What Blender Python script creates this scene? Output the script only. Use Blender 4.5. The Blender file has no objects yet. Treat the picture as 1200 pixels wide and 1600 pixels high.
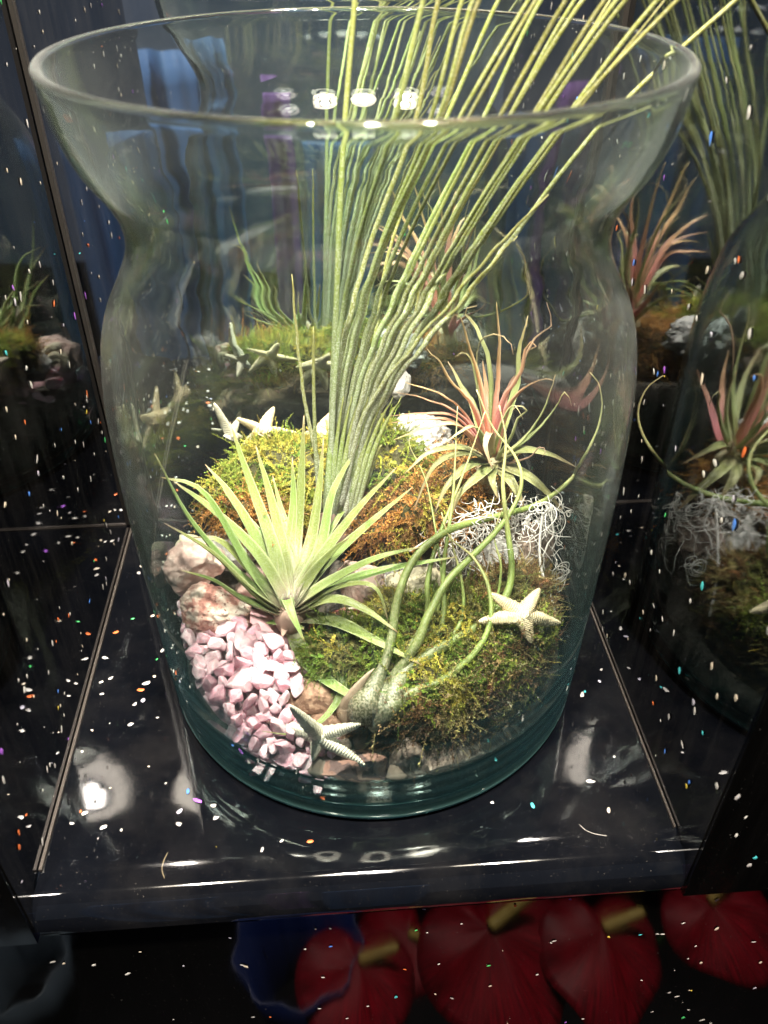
import bpy, math, random
import numpy as np
from mathutils import Vector, Matrix, Quaternion, noise
random.seed(7)
rng = np.random.default_rng(7)
S = bpy.context.scene
COL = S.collection

# ------------------------------------------------------------------ camera
H0, FPX, PITCH = 0.353, 1300.0, math.radians(37.5)
cam_d = bpy.data.cameras.new('camera')
cam = bpy.data.objects.new('camera', cam_d)
COL.objects.link(cam)
S.camera = cam
cam.location = (0, 0, H0)
cam.rotation_euler = (math.radians(90) - PITCH, 0, 0)
cam_d.sensor_fit = 'VERTICAL'
cam_d.sensor_height = 36.0
cam_d.lens = FPX / 1600 * 36.0
cam_d.clip_start = 0.01
cam_d.clip_end = 50
cam_d.dof.use_dof = True
cam_d.dof.focus_distance = 0.43
cam_d.dof.aperture_fstop = 11.0

# ------------------------------------------------------------------ room frame (the alcove is turned a little)
WA = Vector((-0.0740, 1.0, 0)).normalized()      # depth direction of the side panels
WN = Vector((WA.y, -WA.x, 0))                    # across
UL, UR, VB = -0.1393, 0.1521, 0.4572
VFRONT = 0.2085                                  # crease of the shelf
def room(u, v, z):
    return WN * u + WA * v + Vector((0, 0, z))

# ------------------------------------------------------------------ world, lamps, exposure
W = bpy.data.worlds.new('World')
S.world = W
W.use_nodes = True
W.node_tree.nodes['Background'].inputs[0].default_value = (0.55, 0.68, 0.9, 1)
W.node_tree.nodes['Background'].inputs[1].default_value = 0.13
LAMP = room(0.014, -0.185, 1.24)
def spot(name, loc, target, watts, radius, angle, colour, blend=0.5):
    l = bpy.data.lights.new(name, 'SPOT')
    l.energy = watts
    l.shadow_soft_size = radius
    l.spot_size = math.radians(angle)
    l.spot_blend = blend
    l.color = colour
    o = bpy.data.objects.new(name, l)
    COL.objects.link(o)
    o.location = loc
    o.rotation_euler = (Vector(target) - Vector(loc)).to_track_quat('-Z', 'Y').to_euler()
    return o
key = spot('lamp_or_fill_spot', LAMP, (0, .33, .1), 265, 0.034, 66, (1, 0.90, 0.77), .6)
bounce_fill_l = spot('lamp_or_fill_spot', room(-.075, .440, .66), (-.07, .34, .08), 42, 0.012, 44, (1, 0.90, 0.76), .7)  # added unseen fill, replaces key light bounced off the back mirror
bounce_fill_r = spot('lamp_or_fill_spot', room(.085, .440, .66), (.05, .35, .08), 34, 0.012, 40, (1, 0.90, 0.76), .7)  # right-hand partner of the added mirror-bounce fill
key_l = spot('lamp_or_fill_spot', room(-.272, -.180, 1.23), (0, .33, .1), 100, 0.028, 70, (1, 0.90, 0.76), .6)
key_r = spot('lamp_or_fill_spot', room(.276, -.180, 1.23), (0, .33, .1), 100, 0.028, 70, (1, 0.90, 0.76), .6)
S.view_settings.view_transform = 'Standard'
S.view_settings.look = 'None'
S.view_settings.exposure = 0
S.view_settings.gamma = 1
S.render.film_transparent = False
cy_ = S.cycles
cy_.max_bounces = 24
cy_.transmission_bounces = 20
cy_.glossy_bounces = 12
cy_.transparent_max_bounces = 40
cy_.diffuse_bounces = 3
cy_.caustics_reflective = False
cy_.caustics_refractive = True
cy_.blur_glossy = 0.2
cy_.sample_clamp_indirect = 14.0
cy_.use_denoising = True

# ------------------------------------------------------------------ helpers
fwv = Vector((0, math.cos(PITCH), -math.sin(PITCH)))
upv = Vector((0, math.sin(PITCH), math.cos(PITCH)))
def ray(px, py):
    return Vector((1, 0, 0)) * ((px - 600) / FPX) - upv * ((py - 800) / FPX) + fwv
def at_z(px, py, z):
    d = ray(px, py)
    return Vector((0, 0, H0)) + d * ((z - H0) / d.z)
def at_y(px, py, y):
    d = ray(px, py)
    return Vector((0, 0, H0)) + d * (y / d.y)

def tag(o, label=None, cat=None, group=None, kind=None):
    if label: o['label'] = label
    if cat: o['category'] = cat
    if group: o['group'] = group
    if kind: o['kind'] = kind
    return o
def empty(name, loc, label, cat, group=None):
    o = bpy.data.objects.new(name, None)
    o.empty_display_size = 0.01
    COL.objects.link(o)
    o.location = loc
    return tag(o, label, cat, group)
def link(name, me, mat, parent=None, loc=None, smooth=True):
    """verts are given in world space; the parent's (or own) location is subtracted"""
    if mat is not None:
        for m in (mat if isinstance(mat, (list, tuple)) else [mat]):
            me.materials.append(m)
    if smooth and len(me.polygons):
        me.polygons.foreach_set('use_smooth', [True] * len(me.polygons))
    o = bpy.data.objects.new(name, me)
    COL.objects.link(o)
    if parent is not None:
        off = Vector(parent.location) if parent.parent is None else Vector(parent.parent.location)
        me.transform(Matrix.Translation(-off))
        o.parent = parent
    elif loc is not None:
        me.transform(Matrix.Translation(-Vector(loc)))
        o.location = loc
    return o
def pydata(name, v, f, uv=None, mats=None):
    me = bpy.data.meshes.new(name)
    me.from_pydata([tuple(p) for p in v], [], f)
    if uv is not None:
        lay = me.uv_layers.new(name='UVMap')
        idx = np.empty(len(me.loops), dtype=np.int32)
        me.loops.foreach_get('vertex_index', idx)
        lay.data.foreach_set('uv', np.asarray(uv, dtype=np.float32)[idx].ravel())
    if mats is not None:
        me.polygons.foreach_set('material_index', mats)
    me.update()
    return me
def box_mesh(name, c, ax, ay, az, hx, hy, hz, bevel=0):
    v = []
    for i in (-1, 1):
        for j in (-1, 1):
            for k in (-1, 1):
                v.append(c + ax * (hx * i) + ay * (hy * j) + az * (hz * k))
    f = [(0, 1, 3, 2), (4, 6, 7, 5), (0, 4, 5, 1), (2, 3, 7, 6), (0, 2, 6, 4), (1, 5, 7, 3)]
    return pydata(name, v, f)
def crom(P, n):
    """Catmull-Rom through P, n samples"""
    P = [Vector(p) for p in P]
    if len(P) == 2: P = [P[0], (P[0] + P[1]) / 2, P[1]]
    Q = [P[0] * 2 - P[1]] + P + [P[-1] * 2 - P[-2]]
    L = [0]
    for a, b in zip(P, P[1:]): L.append(L[-1] + (b - a).length)
    out = []
    for i in range(n):
        s = L[-1] * i / (n - 1)
        k = 0
        while k < len(P) - 2 and s > L[k + 1]: k += 1
        t = (s - L[k]) / max(1e-9, L[k + 1] - L[k])
        a, b, c, d = Q[k:k + 4]
        out.append(0.5 * ((2 * b) + (c - a) * t + (2 * a - 5 * b + 4 * c - d) * t * t + (3 * b - a - 3 * c + d) * t ** 3))
    return out
def frames(C, ref):
    T = []
    n = len(C)
    for i in range(n):
        t = C[min(i + 1, n - 1)] - C[max(i - 1, 0)]
        T.append(t.normalized() if t.length > 1e-9 else Vector((0, 0, 1)))
    Sd = []
    s = T[0].cross(ref)
    if s.length < 1e-4: s = T[0].orthogonal()
    s.normalize()
    Sd.append(s)
    for i in range(1, n):
        q = T[i - 1].rotation_difference(T[i])
        s = q @ s
        s = (s - T[i] * s.dot(T[i])).normalized()
        Sd.append(s)
    return T, Sd
def leaf_mesh(P, width, n=18, ref=Vector((0, 0, 1)), thick=0.0007, fold=0.35, prof=None, twist=0.0):
    C = crom(P, n)
    T, Sd = frames(C, ref)
    v, uv, f = [], [], []
    for i in range(n):
        t = i / (n - 1)
        w = width * 0.5 * (prof(t) if prof else (1 - t) ** 0.75 * (0.8 + 0.35 * math.sin(min(1, t * 3) * math.pi / 2)))
        w = max(w, 0.00012)
        s = Sd[i]
        if twist: s = Quaternion(T[i], twist * t) @ s
        N = s.cross(T[i])
        if N.dot(ref) < 0 and not twist: N = N
        th = thick * (1 - 0.75 * t)
        fo = fold * (1 - 0.4 * t)
        for x in (-1, -.5, 0, .5, 1):
            v.append(C[i] + s * (w * x) + N * (w * fo * (x * x)))
            uv.append((x * .5 + .5, t))
        for x in (.6, 0, -.6):
            v.append(C[i] + s * (w * x) + N * (w * fo * (x * x) - th))
            uv.append((x * .5 + .5, t))
    for i in range(n - 1):
        a, b = i * 8, (i + 1) * 8
        for k in range(8):
            f.append((a + k, a + (k + 1) % 8, b + (k + 1) % 8, b + k))
    f.append(tuple(range(7, -1, -1)))
    f.append(tuple((n - 1) * 8 + k for k in range(8)))
    return pydata('leaf', v, f, uv)
def tube_arrays(P, rad, n=18, sides=7, flat=1.0, raw=False):
    C = P if raw else crom(P, n)
    n = len(C)
    T, Sd = frames(C, Vector((0.2, -1, 0.1)))
    v, uv, f = [], [], []
    for i in range(n):
        t = i / (n - 1)
        r = rad(t) if callable(rad) else rad
        N = Sd[i].cross(T[i])
        for k in range(sides):
            a = 2 * math.pi * k / sides
            v.append(C[i] + Sd[i] * (r * math.cos(a)) + N * (r * flat * math.sin(a)))
            uv.append((abs(k / sides * 2 - 1), t))
    for i in range(n - 1):
        a, b = i * sides, (i + 1) * sides
        for k in range(sides):
            f.append((a + k, a + (k + 1) % sides, b + (k + 1) % sides, b + k))
    f.append(tuple(range(sides - 1, -1, -1)))
    f.append(tuple((n - 1) * sides + k for k in range(sides)))
    return v, uv, f
def tube_mesh(P, rad, n=18, sides=7, flat=1.0):
    v, uv, f = tube_arrays(P, rad, n, sides, flat)
    return pydata('stem', v, f, uv)
def lathe(name, prof, seg=128, centre=(0, 0, 0), closed=False):
    v, f = [], []
    n = len(prof)
    c = Vector(centre)
    for i in range(seg):
        a = 2 * math.pi * i / seg
        for r, z in prof:
            v.append(c + Vector((r * math.cos(a), r * math.sin(a), z)))
    for i in range(seg):
        j = (i + 1) % seg
        for k in range(n - 1 if not closed else n):
            k2 = (k + 1) % n
            f.append((i * n + k, j * n + k, j * n + k2, i * n + k2))
    return v, f

_ico = {}
def ico(sub):
    if sub in _ico: return _ico[sub]
    import bmesh
    bm = bmesh.new()
    bmesh.ops.create_icosphere(bm, subdivisions=sub, radius=1)
    v = np.array([p.co[:] for p in bm.verts])
    f = [tuple(q.index for q in p.verts) for p in bm.faces]
    bm.free()
    _ico[sub] = (v, f)
    return _ico[sub]
def rotm(rx, ry, rz):
    from mathutils import Euler
    return np.array(Euler((rx, ry, rz)).to_matrix())
def rock_mesh(size, seed, sub=4, cuts=9, rough=0.12, fine=0.04, rot=(0, 0, 0), freq=1.4, pits=0):
    v, f = ico(sub)
    v = v.copy()
    r = np.random.default_rng(seed)
    if cuts:
        for _ in range(cuts):
            d = r.normal(size=3); d /= np.linalg.norm(d)
            h = r.uniform(.52, .86) if cuts < 14 else r.uniform(.50, .70)
            s = v @ d - h
            s[s < 0] = 0
            v -= s[:, None] * d * (0.93 if cuts < 14 else 1.0)
    o = Vector((seed * 3.1, seed * 1.7, 0))
    out = np.empty_like(v)
    for i, p in enumerate(v):
        q = Vector(p)
        nn = q.normalized()
        k = 1 + rough * noise.fractal(q * freq + o, 1.0, 2.0, 4) + fine * noise.noise(q * 9 + o)
        if pits:
            c = noise.voronoi(q * 5 + o)[0][0]
            k -= pits * max(0, .42 - c)
        out[i] = p * k
    out = out * np.array(size)
    out = out @ rotm(*rot).T
    return out, f

# ------------------------------------------------------------------ material helpers
def newmat(name):
    m = bpy.data.materials.new(name)
    m.use_nodes = True
    nt = m.node_tree
    b = nt.nodes['Principled BSDF']
    return m, nt, b
def nd(nt, typ, **kw):
    n = nt.nodes.new(typ)
    for k, v in kw.items(): setattr(n, k, v)
    return n
def coords(nt, scale=1.0):
    t = nd(nt, 'ShaderNodeTexCoord')
    return t
def noise_n(nt, scale, detail=6, rough=.6, vec=None):
    n = nd(nt, 'ShaderNodeTexNoise')
    n.inputs['Scale'].default_value = scale
    n.inputs['Detail'].default_value = detail
    n.inputs['Roughness'].default_value = rough
    if vec: nt.links.new(vec, n.inputs['Vector'])
    return n
def ramp_n(nt, fac, stops):
    r = nd(nt, 'ShaderNodeValToRGB')
    e = r.color_ramp.elements
    e[0].position, e[0].color = stops[0][0], (*stops[0][1], 1)
    e[1].position, e[1].color = stops[-1][0], (*stops[-1][1], 1)
    for p, c in stops[1:-1]:
        q = e.new(p); q.color = (*c, 1)
    nt.links.new(fac, r.inputs[0])
    return r
def mixc(nt, fac, a, b, mode='MIX'):
    m = nd(nt, 'ShaderNodeMix', data_type='RGBA', blend_type=mode)
    for i, x in ((0, fac), (6, a), (7, b)):
        if hasattr(x, 'default_value'): nt.links.new(x, m.inputs[i])
        elif isinstance(x, (int, float)): m.inputs[i].default_value = x
        else: m.inputs[i].default_value = (*x, 1)
    return m.outputs[2]
def math_n(nt, op, a, b=None, clamp=False):
    m = nd(nt, 'ShaderNodeMath', operation=op, use_clamp=clamp)
    for i, x in enumerate((a, b)):
        if x is None: continue
        if hasattr(x, 'default_value'): nt.links.new(x, m.inputs[i])
        else: m.inputs[i].default_value = x
    return m.outputs[0]
def bump(nt, b, h, strength=.5, dist=.001):
    n = nd(nt, 'ShaderNodeBump')
    n.inputs['Strength'].default_value = strength
    n.inputs['Distance'].default_value = dist
    nt.links.new(h, n.inputs['Height'])
    nt.links.new(n.outputs[0], b.inputs['Normal'])
    return n

def stone_mat(name, stops, scale=90, spots=None, bstr=.8, rough=.85, bands=None):
    m, nt, b = newmat(name)
    t = coords(nt)
    n = noise_n(nt, scale, 8, .65, t.outputs['Object'])
    c = ramp_n(nt, n.outputs[0], stops).outputs[0]
    if bands:
        w = nd(nt, 'ShaderNodeTexWave', wave_type='BANDS', bands_direction='DIAGONAL')
        w.inputs['Scale'].default_value = bands[0]; w.inputs['Distortion'].default_value = 9
        w.inputs['Detail'].default_value = 4; w.inputs['Detail Scale'].default_value = 3
        nt.links.new(t.outputs['Object'], w.inputs[0])
        k = ramp_n(nt, w.outputs['Fac'], [(.35, (0, 0, 0)), (.7, (1, 1, 1))])
        c = mixc(nt, k.outputs[0], c, bands[1])
    if spots:
        n2 = noise_n(nt, spots[0], 4, .7, t.outputs['Object'])
        k = ramp_n(nt, n2.outputs[0], [(spots[1], (0, 0, 0)), (spots[1] + .06, (1, 1, 1))])
        c = mixc(nt, k.outputs[0], c, spots[2])
    nt.links.new(c, b.inputs['Base Color'])
    b.inputs['Roughness'].default_value = rough
    n3 = noise_n(nt, scale * 4, 8, .7, t.outputs['Object'])
    bump(nt, b, n3.outputs[0], bstr, .0012)
    return m

def leaf_mat(name, stops, edge=(.75, .8, .5), edge_amt=.35, scurf=0.0, transl=.3, rough=.45, scurf_scale=1800, stripe=.12, vary=1.0):
    m, nt, b = newmat(name)
    uvn = nd(nt, 'ShaderNodeUVMap')
    sep = nd(nt, 'ShaderNodeSeparateXYZ')
    nt.links.new(uvn.outputs[0], sep.inputs[0])
    t = coords(nt)
    info = nd(nt, 'ShaderNodeObjectInfo')
    c = ramp_n(nt, sep.outputs[1], stops).outputs[0]
    n = noise_n(nt, 130, 4, .6, t.outputs['Object'])
    c = mixc(nt, math_n(nt, 'MULTIPLY', n.outputs[0], .35), c, (.55, .62, .30), 'MULTIPLY')
    # long fine veins across the leaf's width
    mp = nd(nt, 'ShaderNodeMapping'); mp.inputs['Scale'].default_value = (16, 1.3, 1)
    nt.links.new(uvn.outputs[0], mp.inputs[0])
    n4 = noise_n(nt, 2.2, 3, .6, mp.outputs[0])
    v = ramp_n(nt, n4.outputs[0], [(.35, (1 - stripe * 2,) * 3), (.65, (1.0,) * 3)])
    c = mixc(nt, 1.0, c, v.outputs[0], 'MULTIPLY')
    e = math_n(nt, 'ABSOLUTE', math_n(nt, 'SUBTRACT', sep.outputs[0], .5))
    ef = ramp_n(nt, e, [(.38, (0, 0, 0)), (.5, (edge_amt,) * 3)])
    c = mixc(nt, ef.outputs[0], c, edge)
    hs = nd(nt, 'ShaderNodeHueSaturation')
    nt.links.new(c, hs.inputs['Color'])
    nt.links.new(math_n(nt, 'ADD', math_n(nt, 'MULTIPLY', info.outputs['Random'], .05 * vary), .5 - .025 * vary), hs.inputs['Hue'])
    nt.links.new(math_n(nt, 'ADD', math_n(nt, 'MULTIPLY', info.outputs['Random'], .5), .75), hs.inputs['Value'])
    c = hs.outputs[0]
    if scurf:
        n5 = noise_n(nt, scurf_scale, 2, .5, t.outputs['Object'])
        k = ramp_n(nt, n5.outputs[0], [(.46, (0, 0, 0)), (.62, (scurf,) * 3)])
        fade = math_n(nt, 'SUBTRACT', 1.0, math_n(nt, 'MULTIPLY', sep.outputs[1], .85))
        c = mixc(nt, math_n(nt, 'MULTIPLY', k.outputs[0], fade), c, (.62, .66, .58))
    nt.links.new(c, b.inputs['Base Color'])
    b.inputs['Roughness'].default_value = rough
    b.inputs['Specular IOR Level'].default_value = .4
    n6 = noise_n(nt, 900, 3, .6, t.outputs['Object'])
    bump(nt, b, n6.outputs[0], .25, .0004)
    tr = nd(nt, 'ShaderNodeBsdfTranslucent')
    nt.links.new(c, tr.inputs[0])
    mx = nd(nt, 'ShaderNodeMixShader')
    mx.inputs[0].default_value = transl
    nt.links.new(b.outputs[0], mx.inputs[1]); nt.links.new(tr.outputs[0], mx.inputs[2])
    nt.links.new(mx.outputs[0], nt.nodes['Material Output'].inputs[0])
    return m

def simple(name, col, rough=.5, metal=0, spec=.5, **kw):
    m, nt, b = newmat(name)
    b.inputs['Base Color'].default_value = (*col, 1)
    b.inputs['Roughness'].default_value = rough
    b.inputs['Metallic'].default_value = metal
    b.inputs['Specular IOR Level'].default_value = spec
    for k, v in kw.items(): b.inputs[k].default_value = v
    return m

# dark mirror glass, a little dusty and streaked
def mirror_mat(name, tint, rough=.02, dust=1.0):
    m, nt, b = newmat(name)
    t = coords(nt)
    n = noise_n(nt, 26, 8, .7, t.outputs['Object'])
    n2 = noise_n(nt, 700, 3, .7, t.outputs['Object'])
    b.inputs['Metallic'].default_value = 1
    nt.links.new(ramp_n(nt, n.outputs[0], [(.3, tuple(x * .82 for x in tint)), (.7, tint)]).outputs[0], b.inputs['Base Color'])
    nt.links.new(ramp_n(nt, n.outputs[0], [(.35, (rough,) * 3), (.75, (rough * 3.2,) * 3)]).outputs[0], b.inputs['Roughness'])
    df = nd(nt, 'ShaderNodeBsdfDiffuse'); df.inputs[0].default_value = (.6, .58, .55, 1)
    mp = nd(nt, 'ShaderNodeMapping'); mp.inputs['Scale'].default_value = (60, 60, 4)
    nt.links.new(t.outputs['Object'], mp.inputs[0])
    n3 = noise_n(nt, 1.5, 5, .7, mp.outputs[0])
    k1 = ramp_n(nt, n3.outputs[0], [(.45, (.001,) * 3), (.8, (.014 * dust,) * 3)])
    k2 = ramp_n(nt, n2.outputs[0], [(.70, (0,) * 3), (.76, (.10,) * 3)])
    mx = nd(nt, 'ShaderNodeMixShader')
    nt.links.new(math_n(nt, 'ADD', k1.outputs[0], k2.outputs[0]), mx.inputs[0])
    nt.links.new(b.outputs[0], mx.inputs[1]); nt.links.new(df.outputs[0], mx.inputs[2])
    nt.links.new(mx.outputs[0], nt.nodes['Material Output'].inputs[0])
    return m
M_wall = mirror_mat('dark_mirror', (.25, .26, .29), .02)
M_back = mirror_mat('back_mirror', (.92, .92, .93), .012)
M_skirt = mirror_mat('skirt_mirror', (.03, .03, .038), .04, .1)
M_facade = mirror_mat('front_panel_mirror', (.09, .09, .10), .05, .2)

def shelf_mat():
    m, nt, b = newmat('black_acrylic')
    t = coords(nt)
    n = noise_n(nt, 18, 8, .7, t.outputs['Object'])
    nt.links.new(ramp_n(nt, n.outputs[0], [(.35, (.0010, .0014, .0024)), (.7, (.0025, .0028, .004))]).outputs[0], b.inputs['Base Color'])
    nt.links.new(ramp_n(nt, n.outputs[0], [(.3, (.02,) * 3), (.75, (.085,) * 3)]).outputs[0], b.inputs['Roughness'])
    b.inputs['IOR'].default_value = 1.5
    df = nd(nt, 'ShaderNodeBsdfDiffuse'); df.inputs[0].default_value = (.55, .5, .45, 1)
    n2 = noise_n(nt, 1500, 2, .6, t.outputs['Object'])
    n4 = noise_n(nt, 14, 5, .65, t.outputs['Object'])
    k2 = ramp_n(nt, n2.outputs[0], [(.72, (0,) * 3), (.76, (.15,) * 3)])
    k3 = ramp_n(nt, n4.outputs[0], [(.5, (.0004,) * 3), (.8, (.010,) * 3)])
    mx = nd(nt, 'ShaderNodeMixShader')
    nt.links.new(math_n(nt, 'ADD', k2.outputs[0], k3.outputs[0]), mx.inputs[0])
    nt.links.new(b.outputs[0], mx.inputs[1]); nt.links.new(df.outputs[0], mx.inputs[2])
    nt.links.new(mx.outputs[0], nt.nodes['Material Output'].inputs[0])
    mp = nd(nt, 'ShaderNodeMapping'); mp.inputs['Scale'].default_value = (30, 30, 30)
    nt.links.new(t.outputs['Object'], mp.inputs[0])
    n5 = noise_n(nt, 1.0, 3, .5, mp.outputs[0])
    bump(nt, b, n5.outputs[0], .05, .002)
    return m
M_shelf = shelf_mat()
M_trim = simple('trim_metal', (.055, .047, .042), .4, .6)
M_seam = simple('dark_seam', (.02, .018, .016), .3, .2)

# ------------------------------------------------------------------ alcove: shelf, mirror panels, trims
def wall(name, a, b, z0, z1, mat, thick, outward):
    c = (a + b) / 2; c.z = (z0 + z1) / 2
    d = (b - a); d.z = 0
    L = d.length
    d.normalize()
    me = box_mesh(name, c + outward * thick / 2, d, outward, Vector((0, 0, 1)), L / 2, thick / 2, (z1 - z0) / 2)
    o = link(name, me, mat, smooth=False)
    return tag(o, kind='structure')
ZT = 1.05
back = wall('mirror_wall_back', room(UL - .004, VB, 0), room(UR + .004, VB, 0), -.30, ZT, M_back, .004, WA)
left = wall('mirror_wall_left', room(UL, .1885, 0), room(UL, VB, 0), -.012, ZT, M_wall, .004, -WN)
right = wall('mirror_wall_right', room(UR, .1885, 0), room(UR, VB, 0), -.018, ZT, M_wall, .004, WN)
facade_l = wall('front_panel_left', room(-.8, .1865, 0), room(UL - .0005, .1865, 0), -.0225, ZT, M_facade, .004, WA)
facade_r = wall('front_panel_right', room(UR + .0005, .1865, 0), room(.8, .1865, 0), -.0225, ZT, M_facade, .004, WA)
# shelf: flat top, rolled front edge, short return underneath
def shelf():
    R = .021
    prof = [(VB - .001, 0.0), (VFRONT + .10, 0), (VFRONT + .03, 0), (VFRONT + .001, 0.0)]
    for i in range(1, 4): prof.append((VFRONT - .003 * i, -.0004 * i))
    R2 = .0125
    for i in range(1, 17):
        a = math.radians(8 + 92 * i / 16)
        a0 = math.radians(8)
        prof.append((VFRONT - .009 - R2 * (math.sin(a) - math.sin(a0)), -.0012 - R2 * 1.3 * (math.cos(a0) - math.cos(a))))
    v0, z0 = prof[-1]
    prof += [(v0 + .004, z0 - .006), (v0 + .004, z0 - .009)]
    inner = [(p[0] + .003 if p[0] < VFRONT - .012 else p[0], p[1] - .003) for p in prof]
    inner = [(max(p[0], VFRONT - R + .003), p[1]) for p in inner]
    ring = prof + inner[::-1]
    v, f = [], []
    n = len(ring)
    us = [UL + .0008, UR - .0008]
    for side, u in enumerate(us):
        for (vv, zz) in ring:
            uu = u
            if vv < VFRONT:                       # the roll spreads past the ends of the side panels
                k = (VFRONT - vv) / R
                uu = u + (-.010 if side == 0 else .012) * k * k * (1 if vv < .19 else .3)
            v.append(room(uu, vv, zz))
    for k in range(n):
        f.append((k, (k + 1) % n, n + (k + 1) % n, n + k))
    f.append(tuple(range(n - 1, -1, -1))); f.append(tuple(range(n, 2 * n)))
    me = pydata('shelf', v, f)
    o = link('shelf', me, M_shelf)
    me.set_sharp_from_angle(angle=math.radians(7.5))
    return tag(o, kind='structure')
shelf()
skirt = wall('lower_panel', room(-.62, .2005, 0), room(.62, .2005, 0), -1.1, -.026, M_skirt, .004, WA)
def strip(name, c, ax, ay, az, hx, hy, hz, mat=None):
    return tag(link(name, box_mesh(name, c, ax, ay, az, hx, hy, hz), mat or M_trim, smooth=False), kind='structure')
Z3 = Vector((0, 0, 1))
strip('corner_trim', room(UL + .0016, VB - .0016, ZT / 2), WN, WA, Z3, .0011, .0011, ZT / 2 - .002, M_seam)
strip('corner_trim', room(UR - .0014, VB - .0014, ZT / 2), WN, WA, Z3, .0013, .0013, ZT / 2 - .002, M_seam)
strip('corner_trim', room(UL + .0026, VB - .0006, ZT / 2), WN, WA, Z3, .0003, .0005, ZT / 2 - .002)
strip('shelf_edge_trim', room(UL + .0012, (VFRONT + VB) / 2 - .003, .0007), WN, WA, Z3, .0007, (VB - VFRONT) / 2 - .002, .0008)
strip('shelf_edge_trim', room(UR - .0010, (VFRONT + VB) / 2 - .003, .0006), WN, WA, Z3, .0005, (VB - VFRONT) / 2 - .002, .0007)
strip('shelf_edge_trim', room((UL + UR) / 2, VB - .0008, .0004), WN, WA, Z3, (UR - UL) / 2 - .003, .0006, .0005)

# glitter flakes set in the panels
flk_cols = [(.80, .78, .74), (.80, .70, .56), (.55, .53, .52), (.62, .60, .72), (.95, .22, .06), (.10, .75, .22),
            (.10, .30, .95), (.50, .16, .85), (.10, .70, .75), (.85, .65, .10)]
flk_w = [.34, .16, .19, .08, .05, .04, .04, .03, .04, .03]
flk_m = [simple('glitter_flake', tuple(x * .7 for x in c), .42, .35) for c in flk_cols]
def glitter(count, origin, ax, ay, nrm, su, sv, size, seed, aspect=(1.2, 2.2), avoid=None, vert=0.0):
    r = np.random.default_rng(seed)
    v, f, mi = [], [], []
    k = 0
    while k < count:
        u, w = r.uniform(0, su), r.uniform(0, sv)
        p = origin + ax * u + ay * w
        k += 1
        if avoid and avoid(p): continue
        big = r.random() < .85
        s = size * (r.uniform(.5, 1.15) if big else r.uniform(.18, .4))
        a = r.uniform(0, math.pi) if r.random() > vert else math.pi / 2 + r.normal() * .25
        as_ = r.uniform(*aspect)
        tl = Vector(r.normal(size=3)) * .22
        nn = (nrm + tl - nrm * tl.dot(nrm)).normalized()
        base = len(v)
        for j in range(8):
            th = 2 * math.pi * j / 8 + r.normal() * .12
            rr = s * (1 + r.normal() * .14)
            x, y = rr * math.cos(th) * as_ * .6, rr * math.sin(th) * .6
            xx, yy = x * math.cos(a) - y * math.sin(a), x * math.sin(a) + y * math.cos(a)
            v.append(p + ax * xx + ay * yy + nrm * .00045)
        v.append(p + nrm * (.00065))
        m = int(r.choice(len(flk_m), p=np.array(flk_w) / sum(flk_w)))
        for j in range(8):
            f.append((base + j, base + (j + 1) % 8, base + 8)); mi.append(m)
    me = pydata('glitter_flakes', v, f, mats=mi)
    o = link('glitter_flakes', me, flk_m, smooth=False)
    return tag(o, kind='stuff')
CX, CY = -.006, .329
inv = lambda p: (p.x - CX) ** 2 + (p.y - CY) ** 2 < .113 ** 2
g1 = glitter(190, room(UL + .004, VFRONT + .002, 0), WN, WA, Z3, UR - UL - .008, VB - VFRONT - .006, 0.00165, 1, avoid=inv)
g2 = glitter(190, room(UL, .190, .002), WA, Z3, WN, VB - .195, .36, .0018, 2, vert=.75)
g3 = glitter(180, room(UR, .190, .002), WA, Z3, -WN, VB - .195, .36, .0020, 3, vert=.75)
g4 = glitter(60, room(UL + .004, VB, .002), WN, Z3, -WA, UR - UL - .008, .4, .0009, 4, vert=.75)
g5 = glitter(300, room(-.30, .2005, -.40), WN, Z3, -WA, .60, .365, .0014, 5)
g6 = glitter(60, room(UR + .004, .1865, .0), WN, Z3, -WA, .10, .25, .0017, 6, vert=.7)
g7 = glitter(40, room(UL - .10, .1865, .0), WN, Z3, -WA, .096, .25, .0017, 8, vert=.7)
for g in (g1, g2, g3, g4, g5, g6, g7): g['label'] = 'iridescent glitter flakes set in the black glossy panels'

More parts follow.
